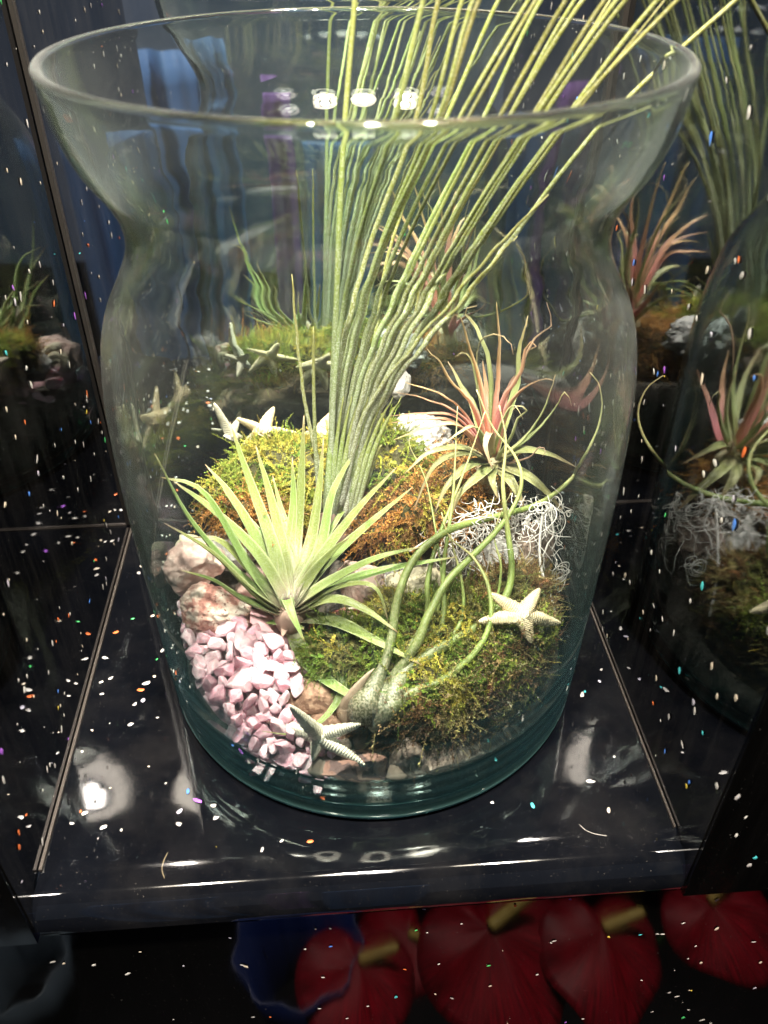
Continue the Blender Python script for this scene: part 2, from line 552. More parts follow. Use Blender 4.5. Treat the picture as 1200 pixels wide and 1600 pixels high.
# ------------------------------------------------------------------ glass vase
def glass_mat():
    m, nt, b = newmat('vase_glass')
    nt.nodes.remove(b)
    out = nt.nodes['Material Output']
    gl = nd(nt, 'ShaderNodeBsdfGlass'); gl.inputs['IOR'].default_value = 1.47; gl.inputs['Roughness'].default_value = 0
    gl.inputs[0].default_value = (.975, .992, .985, 1)
    t = coords(nt)
    mp = nd(nt, 'ShaderNodeMapping'); mp.inputs['Scale'].default_value = (22, 22, 55)
    nt.links.new(t.outputs['Object'], mp.inputs[0])
    n = noise_n(nt, 1.0, 2, .4, mp.outputs[0])
    bp = nd(nt, 'ShaderNodeBump'); bp.inputs['Strength'].default_value = .35; bp.inputs['Distance'].default_value = .0007
    nt.links.new(n.outputs[0], bp.inputs['Height'])
    nt.links.new(bp.outputs[0], gl.inputs['Normal'])
    sep = nd(nt, 'ShaderNodeSeparateXYZ'); nt.links.new(t.outputs['Object'], sep.inputs[0])
    # drawn glass is wavier at the neck, even on the body; the thick base is greener
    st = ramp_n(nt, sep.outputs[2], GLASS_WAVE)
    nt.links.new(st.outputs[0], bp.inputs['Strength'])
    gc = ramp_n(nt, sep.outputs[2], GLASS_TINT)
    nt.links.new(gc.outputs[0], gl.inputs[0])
    # fine dust film, denser where the wall is seen edge-on
    va = nd(nt, 'ShaderNodeVolumeAbsorption'); va.inputs[0].default_value = (.10, .74, .76, 1); va.inputs[1].default_value = 22
    nt.links.new(va.outputs[0], out.inputs['Volume'])
    df = nd(nt, 'ShaderNodeBsdfDiffuse'); df.inputs[0].default_value = (.75, .78, .76, 1)
    tl = nd(nt, 'ShaderNodeBsdfTranslucent'); tl.inputs[0].default_value = (.75, .78, .76, 1)
    fc = ramp_n(nt, sep.outputs[2], [(.0, (.42, .86, .80)), (.010, (.30, .72, .70)), (.014, (.11, .33, .38)), (.065, (.16, .35, .38)), (.13, (.42, .52, .50)), (.20, (.75, .78, .76))])  # teal and mint low stops paint the light piped through the foot
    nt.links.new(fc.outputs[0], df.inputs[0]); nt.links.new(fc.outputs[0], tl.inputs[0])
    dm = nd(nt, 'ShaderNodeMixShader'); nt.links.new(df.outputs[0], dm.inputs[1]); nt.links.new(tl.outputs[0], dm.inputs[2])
    l2 = nd(nt, 'ShaderNodeLayerWeight'); l2.inputs[0].default_value = .5
    n2 = noise_n(nt, 35, 6, .7, t.outputs['Object'])
    n3 = noise_n(nt, 1300, 2, .5, t.outputs['Object'])
    film = math_n(nt, 'MULTIPLY', math_n(nt, 'ADD', math_n(nt, 'MULTIPLY', math_n(nt, 'POWER', l2.outputs['Facing'], 3), .22), .014), math_n(nt, 'ADD', n2.outputs[0], .15))
    sp = ramp_n(nt, n3.outputs[0], [(.735, (0,) * 3), (.77, (.25,) * 3)])
    # glow of edge light in the thick foot painted as film, banded like drawn ridges
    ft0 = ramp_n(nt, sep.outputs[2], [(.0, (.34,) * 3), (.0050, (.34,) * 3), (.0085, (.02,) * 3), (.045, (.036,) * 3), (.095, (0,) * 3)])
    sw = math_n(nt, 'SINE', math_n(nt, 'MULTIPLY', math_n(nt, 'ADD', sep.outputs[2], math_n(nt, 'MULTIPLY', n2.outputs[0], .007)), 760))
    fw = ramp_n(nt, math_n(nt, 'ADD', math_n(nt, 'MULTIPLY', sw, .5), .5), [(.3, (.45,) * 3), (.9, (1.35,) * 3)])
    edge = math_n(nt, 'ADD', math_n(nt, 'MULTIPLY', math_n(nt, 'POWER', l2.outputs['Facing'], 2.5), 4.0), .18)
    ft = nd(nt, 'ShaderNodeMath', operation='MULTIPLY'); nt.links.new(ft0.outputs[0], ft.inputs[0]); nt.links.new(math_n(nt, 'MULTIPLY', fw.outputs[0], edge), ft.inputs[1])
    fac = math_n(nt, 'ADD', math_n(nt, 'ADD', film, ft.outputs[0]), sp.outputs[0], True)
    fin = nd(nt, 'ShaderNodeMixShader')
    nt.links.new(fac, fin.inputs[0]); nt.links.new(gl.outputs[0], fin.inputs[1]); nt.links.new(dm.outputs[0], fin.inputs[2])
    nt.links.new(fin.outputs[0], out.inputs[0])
    return m
GLASS_WAVE = [(.0, (.05,) * 3), (.15, (.03,) * 3), (.205, (.06,) * 3), (.245, (.17,) * 3), (.285, (.08,) * 3), (.30, (.02,) * 3)]
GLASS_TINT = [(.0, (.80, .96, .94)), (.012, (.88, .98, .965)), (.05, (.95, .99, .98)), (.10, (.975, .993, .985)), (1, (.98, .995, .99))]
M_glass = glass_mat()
def vase():
    # traced outer profile (r, z), smoothed
    key = [(.100, 0), (.1075, .0015), (.1100, .006), (.1105, .013), (.1112, .03), (.1125, .07), (.1135, .11), (.1140, .15), (.1130, .18), (.1105, .20), (.1065, .214),
           (.1000, .226), (.0950, .236), (.0930, .245), (.0941, .2550), (.0984, .2640), (.1043, .2730), (.1087, .284), (.1109, .295), (.1118, .302)]
    pts = crom([Vector((r, 0, z)) for r, z in key], 90)
    outer = [(p.x, p.z) for p in pts]
    th = .0032
    rim = []
    rc, zc = outer[-1][0] - th / 2, outer[-1][1]
    for i in range(1, 9):
        a = math.pi * i / 9
        rim.append((rc + (th / 2 + .0003) * math.cos(a), zc + .0024 * math.sin(a)))
    inner = []
    for r, z in outer[::-1]:
        if z < .011: break
        k = max(0, 1 - z / .06)
        rip = .0006 * k * math.sin(z * 1500) if z < .06 else (.00010 * math.sin((z - .21) * 430) * math.exp(-((z - .243) / .014) ** 2))
        inner.append((r - th - .002 * k * k + rip, z))
    rb, zb = inner[-1]
    for i in range(1, 7):
        a = math.radians(15 * i)
        inner.append((rb - .006 + .006 * math.cos(a), zb - .003 * math.sin(a)))
    inner += [(rb - .03, zb - .0035), (0.0005, zb - .0035)]
    prof = [(0.0005, .0025), (.07, .0025), (.092, .0012)] + outer + rim + inner
    v, f = lathe('vase', prof, 160)
    npf = len(prof)
    f = [tuple(q[::-1]) for q in f]
    f.append(tuple(i * npf for i in range(159, -1, -1))); f.append(tuple(i * npf + npf - 1 for i in range(160)))
    me = pydata('body', v, f)
    import bmesh
    bm = bmesh.new(); bm.from_mesh(me); bmesh.ops.recalc_face_normals(bm, faces=bm.faces)
    bm.faces.ensure_lookup_table()
    if bm.calc_volume(signed=True) < 0: bmesh.ops.reverse_faces(bm, faces=bm.faces)
    bm.to_mesh(me); bm.free()
    e = empty('glass_vase', (CX, CY, .0009), 'large clear glass vase with flared rim and greenish base standing on the black shelf', 'vase')
    o = bpy.data.objects.new('glass_body', me)
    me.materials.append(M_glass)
    me.polygons.foreach_set('use_smooth', [True] * len(me.polygons))
    COL.objects.link(o)
    o.parent = e
    return e, o
vase_e, vase_o = vase()

#--MORE--
# ------------------------------------------------------------------ floor and the shop in front of the shelf
M_floor = stone_mat('shop_floor', [(.3, (.003, .003, .004)), (.7, (.007, .007, .008))], 8, rough=.9)
M_floor.node_tree.nodes['Principled BSDF'].inputs['Specular IOR Level'].default_value = .05
fl = pydata('floor', [(-3, -3, -1.12), (3, -3, -1.12), (3, .6, -1.12), (-3, .6, -1.12)], [(0, 1, 2, 3)])
tag(link('floor', fl, M_floor, smooth=False), kind='structure')
cl = pydata('ceiling', [(-3, -3, 1.9), (-3, .9, 1.9), (3, .9, 1.9), (3, -3, 1.9)], [(0, 1, 2, 3)])
tag(link('ceiling', cl, simple('dark_ceiling', (.06, .06, .07), .8), smooth=False), kind='structure')
def cloth(name, corner_a, corner_b, z0, z1, folds, depth, mat, seed, label):  # added drapes, standing in for the coloured shapes the mirrors reflect
    r = random.Random(seed)
    a, b = Vector(corner_a), Vector(corner_b)
    d = (b - a).normalized(); nrm = Vector((-d.y, d.x, 0))
    nu, nz = 90, 24
    ph = [r.uniform(0, 6.28) for _ in range(4)]
    v, f = [], []
    for side in (0, 1):
        for j in range(nz):
            z = z1 + (z0 - z1) * j / (nz - 1)
            for i in range(nu):
                t = i / (nu - 1)
                w = math.sin(t * folds * 6.28 + ph[0] + .6 * math.sin(z * 5 + ph[2])) + .5 * math.sin(t * folds * 12.1 + ph[1])
                v.append(a.lerp(b, t) + nrm * (depth * w + side * .0015) + Vector((0, 0, z)))
    for side in (0, 1):
        o = side * nu * nz
        for j in range(nz - 1):
            for i in range(nu - 1):
                q = (o + j * nu + i, o + j * nu + i + 1, o + (j + 1) * nu + i + 1, o + (j + 1) * nu + i)
                f.append(q if side == 0 else q[::-1])
    N = nu * nz
    for i in range(nu - 1):
        f.append((i, N + i, N + i + 1, i + 1))
        k = (nz - 1) * nu + i
        f.append((k, k + 1, N + k + 1, N + k))
    o = link(name, pydata(name, v, f), mat)
    return tag(o, label, 'cloth_stand_in')
M_blue = simple('blue_cloth', (.10, .22, .46), .6)
M_purple = simple('purple_cloth', (.30, .14, .42), .6)
cloth('cloth_stand_in', room(-.27, -.34, 0), room(-.14, -.34, 0), -.75, .17, 2, .008, M_blue, 3, 'blue stand-in cloth with high top edge in front of the alcove, reflected through the vase')
cloth('cloth_stand_in', room(-.030, -.34, 0), room(.078, -.34, 0), -.75, .075, 2, .006, M_blue, 4, 'blue stand-in cloth hanging lower in front of the alcove, reflected beside the left corner')
cloth('cloth_stand_in', room(-.090, -.34, 0), room(-.045, -.34, 0), -.5, .13, 1, .006, M_purple, 5, 'narrow purple stand-in cloth hanging in front of the alcove, reflected in the vase')
spot('shop_fill_light', (0.30, .05, 1.35), (-.08, -.34, 0), 60, .05, 40, (.92, .95, 1), .8)  # unseen fill added to brighten the cloths

# lamp over the alcove (seen only as a reflection)
def lamp(LAMP, label):
    e = empty('spot_lamp', LAMP + Vector((0, 0, .01)), label, 'lamp')
    d = (Vector((0, .33, .1)) - LAMP).normalized()
    s = d.orthogonal().normalized(); t = d.cross(s)
    hv, hf = [], []
    N = 32
    prof = [(.086, .012), (.090, .012), (.090, -.05), (.0, -.05)]
    for r, h in prof:
        for k in range(N):
            a = 2 * math.pi * k / N
            hv.append(LAMP + d * h + (s * math.cos(a) + t * math.sin(a)) * r)
    for i in range(len(prof) - 1):
        for k in range(N):
            hf.append((i * N + k, i * N + (k + 1) % N, (i + 1) * N + (k + 1) % N, (i + 1) * N + k))
    link('housing', pydata('housing', hv, hf), simple('lamp_housing', (.05, .05, .05), .4), e)
    m, nt, b = newmat('lamp_reflector')
    b.inputs['Base Color'].default_value = (0, 0, 0, 1)
    b.inputs['Emission Color'].default_value = (1, .88, .7, 1); b.inputs['Emission Strength'].default_value = 34
    v, f = [], []
    for k in range(24):
        a0, a1 = 2 * math.pi * (k + .06) / 24, 2 * math.pi * (k + .94) / 24
        q = len(v)
        for r in (.044, .082):
            for a in (a0, a1):
                v.append(LAMP + d * .004 + (s * math.cos(a) + t * math.sin(a)) * r)
        f.append((q, q + 1, q + 3, q + 2))
    link('reflector', pydata('reflector', v, f), m, e, smooth=False)
lamp(LAMP, 'middle one of the three warm spot lamps shining down on the vase')
lamp(Vector(key_l.location), 'left one of the three warm spot lamps shining down on the vase')
lamp(Vector(key_r.location), 'right one of the three warm spot lamps shining down on the vase')

# ------------------------------------------------------------------ substrate
def terr(x, y):
    X, Y = x - CX, y - CY
    h = .040 + .34 * Y
    if Y < -.068: h = .040 - .34 * .068
    h += .004 * noise.noise(Vector((x * 40, y * 40, 3)))
    edge = max(0, (math.hypot(X, Y) - .085) / .02)
    return max(.010, h - (.006 * edge if Y > 0 else 0))
M_soil = stone_mat('dark_gravel', [(.3, (.03, .025, .02)), (.55, (.09, .075, .06)), (.75, (.20, .17, .14))], 260, bstr=1)
def bed():
    v, f = [], []
    nr, na = 26, 90
    v.append((CX, CY, terr(CX, CY)))
    for i in range(1, nr + 1):
        r = .1045 * i / nr
        for k in range(na):
            a = 2 * math.pi * k / na
            x, y = CX + r * math.cos(a), CY + r * math.sin(a)
            z = terr(x, y) + .0018 * noise.noise(Vector((x * 260, y * 260, 0)))
            if i == nr: z = .0095
            v.append((x, y, z))
    for k in range(na): f.append((0, 1 + k, 1 + (k + 1) % na))
    for i in range(nr - 1):
        a, b = 1 + i * na, 1 + (i + 1) * na
        for k in range(na): f.append((a + k, b + k, b + (k + 1) % na, a + (k + 1) % na))
    tag(link('gravel_bed', pydata('gravel_bed', v, f), M_soil), 'dark gravel filling the bottom of the glass vase under the stones', kind='stuff')
bed()
# round clay pebbles against the glass
M_clay = stone_mat('clay_pebble', [(.3, (.10, .078, .062)), (.7, (.24, .18, .14))], 300, spots=(1500, .60, (.02, .015, .012)), rough=.8, bstr=.5)
peb = []
for k in range(4):
    v, f = rock_mesh((1, .95, .88), 40 + k, 3, 0, .08, .03)
    me = pydata('clay_pebble', v, f); me.materials.append(M_clay)
    me.polygons.foreach_set('use_smooth', [True] * len(me.polygons))
    peb.append(me)
def scatter_obj(name, me, loc, scale, label, cat, group, rot=None):
    o = bpy.data.objects.new(name, me)
    COL.objects.link(o)
    o.location = loc
    o.scale = (scale,) * 3
    o.rotation_euler = rot or [random.uniform(0, 6.28) for _ in range(3)]
    return tag(o, label, cat, group)
placed = []
tries = 0
while len(placed) < 150 and tries < 6000:
    tries += 1
    a = random.uniform(math.radians(178), math.radians(362))
    r = random.uniform(.066, .0965)
    s = random.uniform(.0044, .0066)
    x, y = CX + r * math.cos(a), CY + r * math.sin(a)
    z = .0085 + s + random.choice([0, 0, .007])
    if z > terr(x, y) + .006: continue
    if any((x - p[0]) ** 2 + (y - p[1]) ** 2 + (z - p[2]) ** 2 < (.82 * (s + p[3])) ** 2 for p in placed): continue
    placed.append((x, y, z, s))
    scatter_obj('clay_pebble', random.choice(peb), (x, y, z), s, 'round dark brown clay pebble lying at the bottom of the glass vase', 'pebble', 'clay pebbles at the bottom of the vase')

# pink quartz chips
def quartz():
    m, nt, b = newmat('pink_quartz')
    t = coords(nt); info = nd(nt, 'ShaderNodeObjectInfo')
    n = noise_n(nt, 2.2, 6, .6, t.outputs['Object'])
    c = ramp_n(nt, n.outputs[0], [(.3, (.64, .32, .40)), (.5, (.72, .42, .50)), (.72, (.80, .58, .63))]).outputs[0]
    hs = nd(nt, 'ShaderNodeHueSaturation'); nt.links.new(c, hs.inputs['Color'])
    nt.links.new(math_n(nt, 'ADD', math_n(nt, 'MULTIPLY', info.outputs['Random'], .5), .62), hs.inputs['Saturation'])
    nt.links.new(hs.outputs[0], b.inputs['Base Color'])
    b.inputs['Roughness'].default_value = .14
    b.inputs['Transmission Weight'].default_value = 0
    b.inputs['Subsurface Weight'].default_value = .4
    b.inputs['Subsurface Radius'].default_value = (1, .6, .65)
    b.inputs['Subsurface Scale'].default_value = .0025
    b.inputs['Coat Weight'].default_value = .5; b.inputs['Coat Roughness'].default_value = .08
    n2 = noise_n(nt, 3.5, 8, .7, t.outputs['Object'])
    bump(nt, b, n2.outputs[0], .35, .06)
    return m
M_q = quartz()
qm = []
for k in range(10):
    sz = (random.uniform(1, 1.35), random.uniform(.6, 1), random.uniform(.4, .75))
    v, f = rock_mesh(sz, 70 + k, 3, random.choice([14, 18, 22]), .0, .0, freq=1.0)
    me = pydata('quartz_chip', v, f); me.materials.append(M_q)
    qm.append(me)
poly = [(258, 850), (285, 850), (300, 920), (345, 960), (400, 985), (455, 1015), (470, 1060), (440, 1085), (480, 1130), (530, 1165), (548, 1190), (515, 1215), (455, 1212), (395, 1195), (345, 1168), (315, 1110), (290, 1050), (272, 980)]
def inpoly(x, y, P):
    c = False; j = len(P) - 1
    for i in range(len(P)):
        if (P[i][1] > y) != (P[j][1] > y) and x < (P[j][0] - P[i][0]) * (y - P[i][1]) / (P[j][1] - P[i][1]) + P[i][0]: c = not c
        j = i
    return c
n = 0; tries = 0
qpos = []
while n < 285 and tries < 30000:
    tries += 1
    px, py = random.uniform(255, 555), random.uniform(850, 1222)
    if not inpoly(px, py, poly): continue
    zs = float(np.interp(py, [850, 950, 1050, 1140, 1205], [.064, .055, .046, .033, .019]))
    layer = random.choice([0, 0, 0, 1])
    p = at_z(px, py, zs) + Vector((0, .003, -.004)) * layer * 1.5
    s = random.uniform(.0048, .0094) * (1.2 if random.random() < .15 else 1)
    rr = math.hypot(p.x - CX, p.y - CY)
    if rr > .104 - s * .8: 
        k = (.104 - s * .8) / rr
        p = Vector((CX + (p.x - CX) * k, CY + (p.y - CY) * k, p.z))
    if any((p - q).length < .43 * (s + t) for q, t in qpos): continue
    qpos.append((p, s)); n += 1
    scatter_obj('quartz_chip', random.choice(qm), p, s, 'pink rose quartz chip in the heap at the left inside the vase', 'crystal', 'pink quartz chips heaped at the left')
for (px, py, s, l) in ((405, 1199, .0060, 'pink quartz chip lying alone on dark pebbles left of the heap foot'), (425, 1203, .0045, 'small violet quartz chip beside the lone larger chip on dark pebbles'), (498, 1228, .0042, 'pale quartz chip lowest of all, on the dark pebbles at the glass')):
    scatter_obj('quartz_chip', qm[2], at_z(px, py, .018), s, l, 'crystal', None, (0.3, .8, px))
print('quartz', n, 'pebbles', len(placed))
# core under the heap so that no gap opens between the chips
v, f = rock_mesh((.040, .034, .016), 91, 3, 0, .10, .05, (.42, .1, -.5))
def clampv(p, rmax=.1045):
    rr = math.hypot(p.x - CX, p.y - CY)
    if rr > rmax:
        k = rmax / rr
        return Vector((CX + (p.x - CX) * k, CY + (p.y - CY) * k, p.z))
    return p
link('quartz_sand', pydata('quartz_sand', [clampv(Vector(q), .100) for q in v + np.array(at_z(385, 1050, .024))], f), simple('pink_sand', (.62, .36, .40), .8), loc=None)['kind'] = 'stuff'

# ------------------------------------------------------------------ stones
M_porous = stone_mat('red_white_porous', [(.30, (.22, .07, .06)), (.45, (.50, .24, .20)), (.52, (.60, .45, .38)), (.7, (.72, .65, .58))], 110, spots=(520, .57, (.20, .08, .07)), bstr=1.0)
M_pinkish = stone_mat('pink_white_stone', [(.3, (.50, .30, .27)), (.5, (.64, .46, .41)), (.72, (.74, .63, .57))], 90, spots=(420, .66, (.28, .14, .12)), bstr=.9)
M_cream = stone_mat('cream_stone', [(.3, (.60, .50, .34)), (.5, (.64, .57, .42)), (.7, (.74, .68, .54))], 120, spots=(500, .68, (.35, .27, .18)), bstr=.8)
M_greyst = stone_mat('grey_stone', [(.3, (.25, .24, .23)), (.55, (.48, .46, .44)), (.75, (.68, .66, .62))], 150)
M_brown = stone_mat('brown_rock', [(.3, (.14, .075, .05)), (.5, (.33, .19, .13)), (.7, (.52, .35, .25))], 60, bands=(45, (.20, .11, .075)), bstr=1)
M_red = stone_mat('red_brown_rock', [(.3, (.15, .07, .055)), (.5, (.34, .18, .14)), (.72, (.50, .32, .26))], 55, bands=(38, (.13, .075, .07)), bstr=1)
M_gbrown = stone_mat('grey_brown_rock', [(.3, (.13, .095, .075)), (.5, (.28, .21, .17)), (.72, (.46, .38, .32))], 85, bands=(60, (.17, .12, .10)), bstr=1)
M_striped = stone_mat('red_striped_stone', [(.3, (.45, .08, .07)), (.46, (.62, .22, .18)), (.54, (.85, .70, .60)), (.7, (.90, .84, .76))], 70, bstr=.7)
def stone(px, py, z, size, seed, mat, label, rot=(0, 0, 0), cuts=8, rough=.14, fine=.05, pits=0, sub=5, name='stone', freq=1.5):
    p = at_z(px, py, z)
    v, f = rock_mesh(size, seed, sub, cuts, rough, fine, rot, freq, pits)
    me = pydata(name, [clampv(Vector(q), .1005) for q in v + np.array(p)], f)
    o = link(name, me, mat, loc=p)
    return tag(o, label, 'stone')
stone(335, 952, .056, (.0185, .0150, .0145), 3, M_porous, 'rough red and white porous stone resting on the pink quartz at left', (.1, .2, -.3), 6, .16, .07, .25)
stone(352, 858, .066, (.0190, .0130, .0110), 8, M_greyst, 'pale grey smooth stone behind the leaves of the green rosette', (0, 0, .2), 5)
stone(430, 905, .050, (.0200, .0150, .0120), 9, M_pinkish, 'pinkish stone behind the base of the green rosette', (0, 0, .5), 6)
stone(650, 922, .057, (.0175, .0130, .0180), 12, M_cream, 'pale cream stone standing behind the moss at centre', (.1, .1, .2), 9, .10, .05, .12)
stone(566, 905, .054, (.0140, .0110, .0160), 15, M_pinkish, 'pink and white stone right of the green rosette', (.1, -.1, .2), 7, .15, .06, .2)
stone(540, 978, .040, (.0200, .0110, .0090), 17, M_striped, 'red and white striped stone under the right leaves of the rosette', (.1, .1, .1), 6, .12, .05)
stone(483, 1085, .032, (.0150, .0120, .0095), 21, M_brown, 'light brown angular rock beside the pink quartz under the hanging leaf', (.2, .15, -.2), 11, .10, .05, freq=1.2)
stone(510, 1142, .022, (.0150, .0110, .0090), 22, M_brown, 'brown rock half hidden behind the front starfish', (.1, .1, .4), 10, .10, .05)
stone(562, 1196, .0215, (.0200, .0110, .0100), 23, M_red, 'red brown block of rock at the front right of the front starfish', (.15, -.03, .05), 12, .07, .035, freq=1.0)
stone(642, 1183, .023, (.0110, .0110, .0135), 26, M_gbrown, 'grey brown rock under the moss edge next to the red brown block', (.1, .25, .3), 11, .10, .05, freq=1.1)
stone(700, 1178, .023, (.0165, .0120, .0120), 28, M_gbrown, 'dark grey rounded rock under the moss at the right', (.1, 0, .2), 8, .10, .05, freq=1.1)
stone(760, 1130, .026, (.0160, .0120, .0110), 29, M_gbrown, 'brown rock buried under the moss far right against the glass', (.1, 0, .8), 8)
stone(560, 1110, .024, (.0160, .0120, .0120), 31, M_red, 'reddish rock under the spotted bulb plant', (.1, 0, .4), 9)
stone(832, 862, .064, (.0165, .0120, .0165), 33, M_gbrown, 'brown grey rock standing under the white curly fibre at right', (.1, .1, .4), 9, .12, .05)
stone(768, 878, .060, (.0175, .0130, .0160), 35, M_greyst, 'grey rock under the middle of the white curly fibre', (.1, .1, .1), 7, .14, .06)
stone(610, 905, .040, (.0200, .0150, .0100), 36, M_greyst, 'grey flat stone behind the cream stone at centre', (.1, .1, .1), 7, .14, .06)
stone(655, 692, .098, (.0175, .0120, .0125), 38, M_greyst, 'knobbly grey and white stone behind the reddish air plant', (.1, .1, .3), 0, .34, .12, .55, freq=2.3)
stone(625, 600, .120, (.0060, .0060, .0100), 39, M_greyst, 'small pale stone on top of the knobbly grey stone', (.1, .1, .3), 4)

# pink snail fossil behind the plants (it shows in the mirrors)
def snail():
    c = at_z(300, 886, .067)
    e = empty('fossil_stone', c - Vector((0, 0, .02)), 'cream and pink stone with a snail spiral on its back, behind the red porous stone', 'stone')
    v, f = rock_mesh((.0165, .0130, .0150), 55, 5, 5, .16, .05, (.1, 0, .2), 1.6, .1)
    link('stone_body', pydata('stone_body', v + np.array(c), f), M_pinkish, e)
    P = []
    for i in range(70):
        t = i / 69
        a = t * 4.6 * math.pi
        r = .0008 + .0088 * t
        P.append(c + Vector((-.004 + r * math.cos(a), .0145 - .006 * t * t, .002 + r * math.sin(a))))
    v, uv, f = tube_arrays(P, lambda t: .0007 + .0026 * t, sides=10, raw=True)
    link('spiral', pydata('spiral', v, f), M_cream, e)
snail()
for i in range(14):
    p = clampv(Vector((CX - .074 + random.uniform(-.020, .02), CY + random.uniform(.020, .05), .048 + random.uniform(-.006, .004))), .097)
    scatter_obj('quartz_chip', random.choice(qm), p, random.uniform(.005, .0085), 'pink rose quartz chip under the fossil stone at the back', 'crystal', 'pink quartz chips under the fossil at the back')

# ------------------------------------------------------------------ starfish
def star_mat(name, c1, c2):
    m, nt, b = newmat(name)
    uvn = nd(nt, 'ShaderNodeUVMap'); sep = nd(nt, 'ShaderNodeSeparateXYZ'); nt.links.new(uvn.outputs[0], sep.inputs[0])
    t = coords(nt)
    w = nd(nt, 'ShaderNodeMath', operation='SINE'); nt.links.new(math_n(nt, 'MULTIPLY', sep.outputs[1], 130), w.inputs[0])
    n = noise_n(nt, 900, 3, .6, t.outputs['Object'])
    n1 = noise_n(nt, 120, 4, .6, t.outputs['Object'])
    nt.links.new(ramp_n(nt, n1.outputs[0], [(.3, c1), (.7, c2)]).outputs[0], b.inputs['Base Color'])
    b.inputs['Roughness'].default_value = .7
    h = math_n(nt, 'ADD', math_n(nt, 'MULTIPLY', w.outputs[0], .5), n.outputs[0])
    bump(nt, b, h, .8, .0006)
    return m
M_star = star_mat('starfish_shell', (.66, .61, .47), (.86, .81, .68))
M_star2 = star_mat('starfish_back', (.66, .52, .30), (.84, .72, .48))
def starfish(c, tips, mat, label, group=None, w=.0042, ref=None, mid=None):
    """c and tips are world points; five tapering arms with a raised keel, one continuous mesh"""
    c = Vector(c)
    tips = [Vector(t) for t in tips]
    nrm = ref or Vector((0, -.5, .85)).normalized()
    v, uv, f = [], [], []
    ordn = sorted(range(len(tips)), key=lambda i: math.atan2((tips[i] - c).dot(nrm.cross(Vector((1, 0, 0))).normalized()), (tips[i] - c).x))
    for q in ordn:
        t = tips[q]
        P = [c - (t - c) * .12, c + (t - c) * .35 + nrm * .0006, c + (t - c) * .7 + nrm * .0002, t]
        C = crom(P, 16)
        T, Sd = frames(C, nrm)
        b0 = len(v)
        for i in range(16):
            k = i / 15
            ww = w * (1 - k) ** .62 * (1.0 if k > .12 else 1.15) + .00045
            s = Sd[i]; N = s.cross(T[i])
            if N.dot(nrm) < 0: N = -N
            hh = ww * .62 + .0003
            for x, h in ((-1, -.15), (-.72, .45), (-.3, .80), (0, 1.0), (.3, .80), (.72, .45), (1, -.15), (.6, -.55), (0, -.5), (-.6, -.55)):
                jag = 1 + .07 * math.sin(i * 2.9 + x * 3)
                v.append(C[i] + s * (ww * x * jag) + N * (hh * h))
                uv.append((x * .5 + .5, k))
        for i in range(15):
            a, b = b0 + i * 10, b0 + (i + 1) * 10
            for j in range(10): f.append((a + j, a + (j + 1) % 10, b + (j + 1) % 10, b + j))
        f.append(tuple(b0 + j for j in range(9, -1, -1))); f.append(tuple(b0 + 150 + j for j in range(10)))
    me = pydata('starfish', v, f, uv)
    return tag(link('starfish', me, mat, loc=c), label, 'starfish', group)
def px3(*pts): return [at_y(*p) for p in pts]
cs = at_y(500, 1145, .245)
starfish(cs, px3((455, 1098, .236), (564, 1127, .244), (571, 1194, .232), (415, 1120, .256), (490, 1186, .236)), M_star, 'small off-white starfish leaning on the rocks at the front of the vase', w=.0040)
cs = at_y(815, 957, .283)
starfish(cs, px3((843, 917, .292), (875, 971, .284), (829, 1002, .273), (746, 968, .280), (765, 924, .290)), M_star2, 'yellowish starfish lying on the moss at the right below the white fibre', w=.0046)
bk = Vector((0, .9, .35)).normalized()
cs = at_y(408, 682, .398)
starfish(cs, px3((426, 643, .403), (366, 662, .398), (372, 706, .402), (462, 684, .402), (420, 712, .404)), M_star2, 'cream starfish standing upright on the back moss at the left', w=.0046, ref=bk)
cs = at_y(498, 688, .405)
starfish(cs, px3((520, 648, .410), (458, 690, .406), (466, 718, .41), (545, 686, .408), (515, 722, .41)), M_star2, 'cream starfish on the back moss behind the tall needle leaves', w=.0050, ref=bk)
starfish(at_y(350, 640, .40) + Vector((0, 0, -.02)), px3((330, 640, .39), (372, 650, .41), (350, 690, .41), (322, 676, .40), (376, 690, .405)), M_star, 'pale starfish low at the back left against the glass', w=.0036, ref=bk)

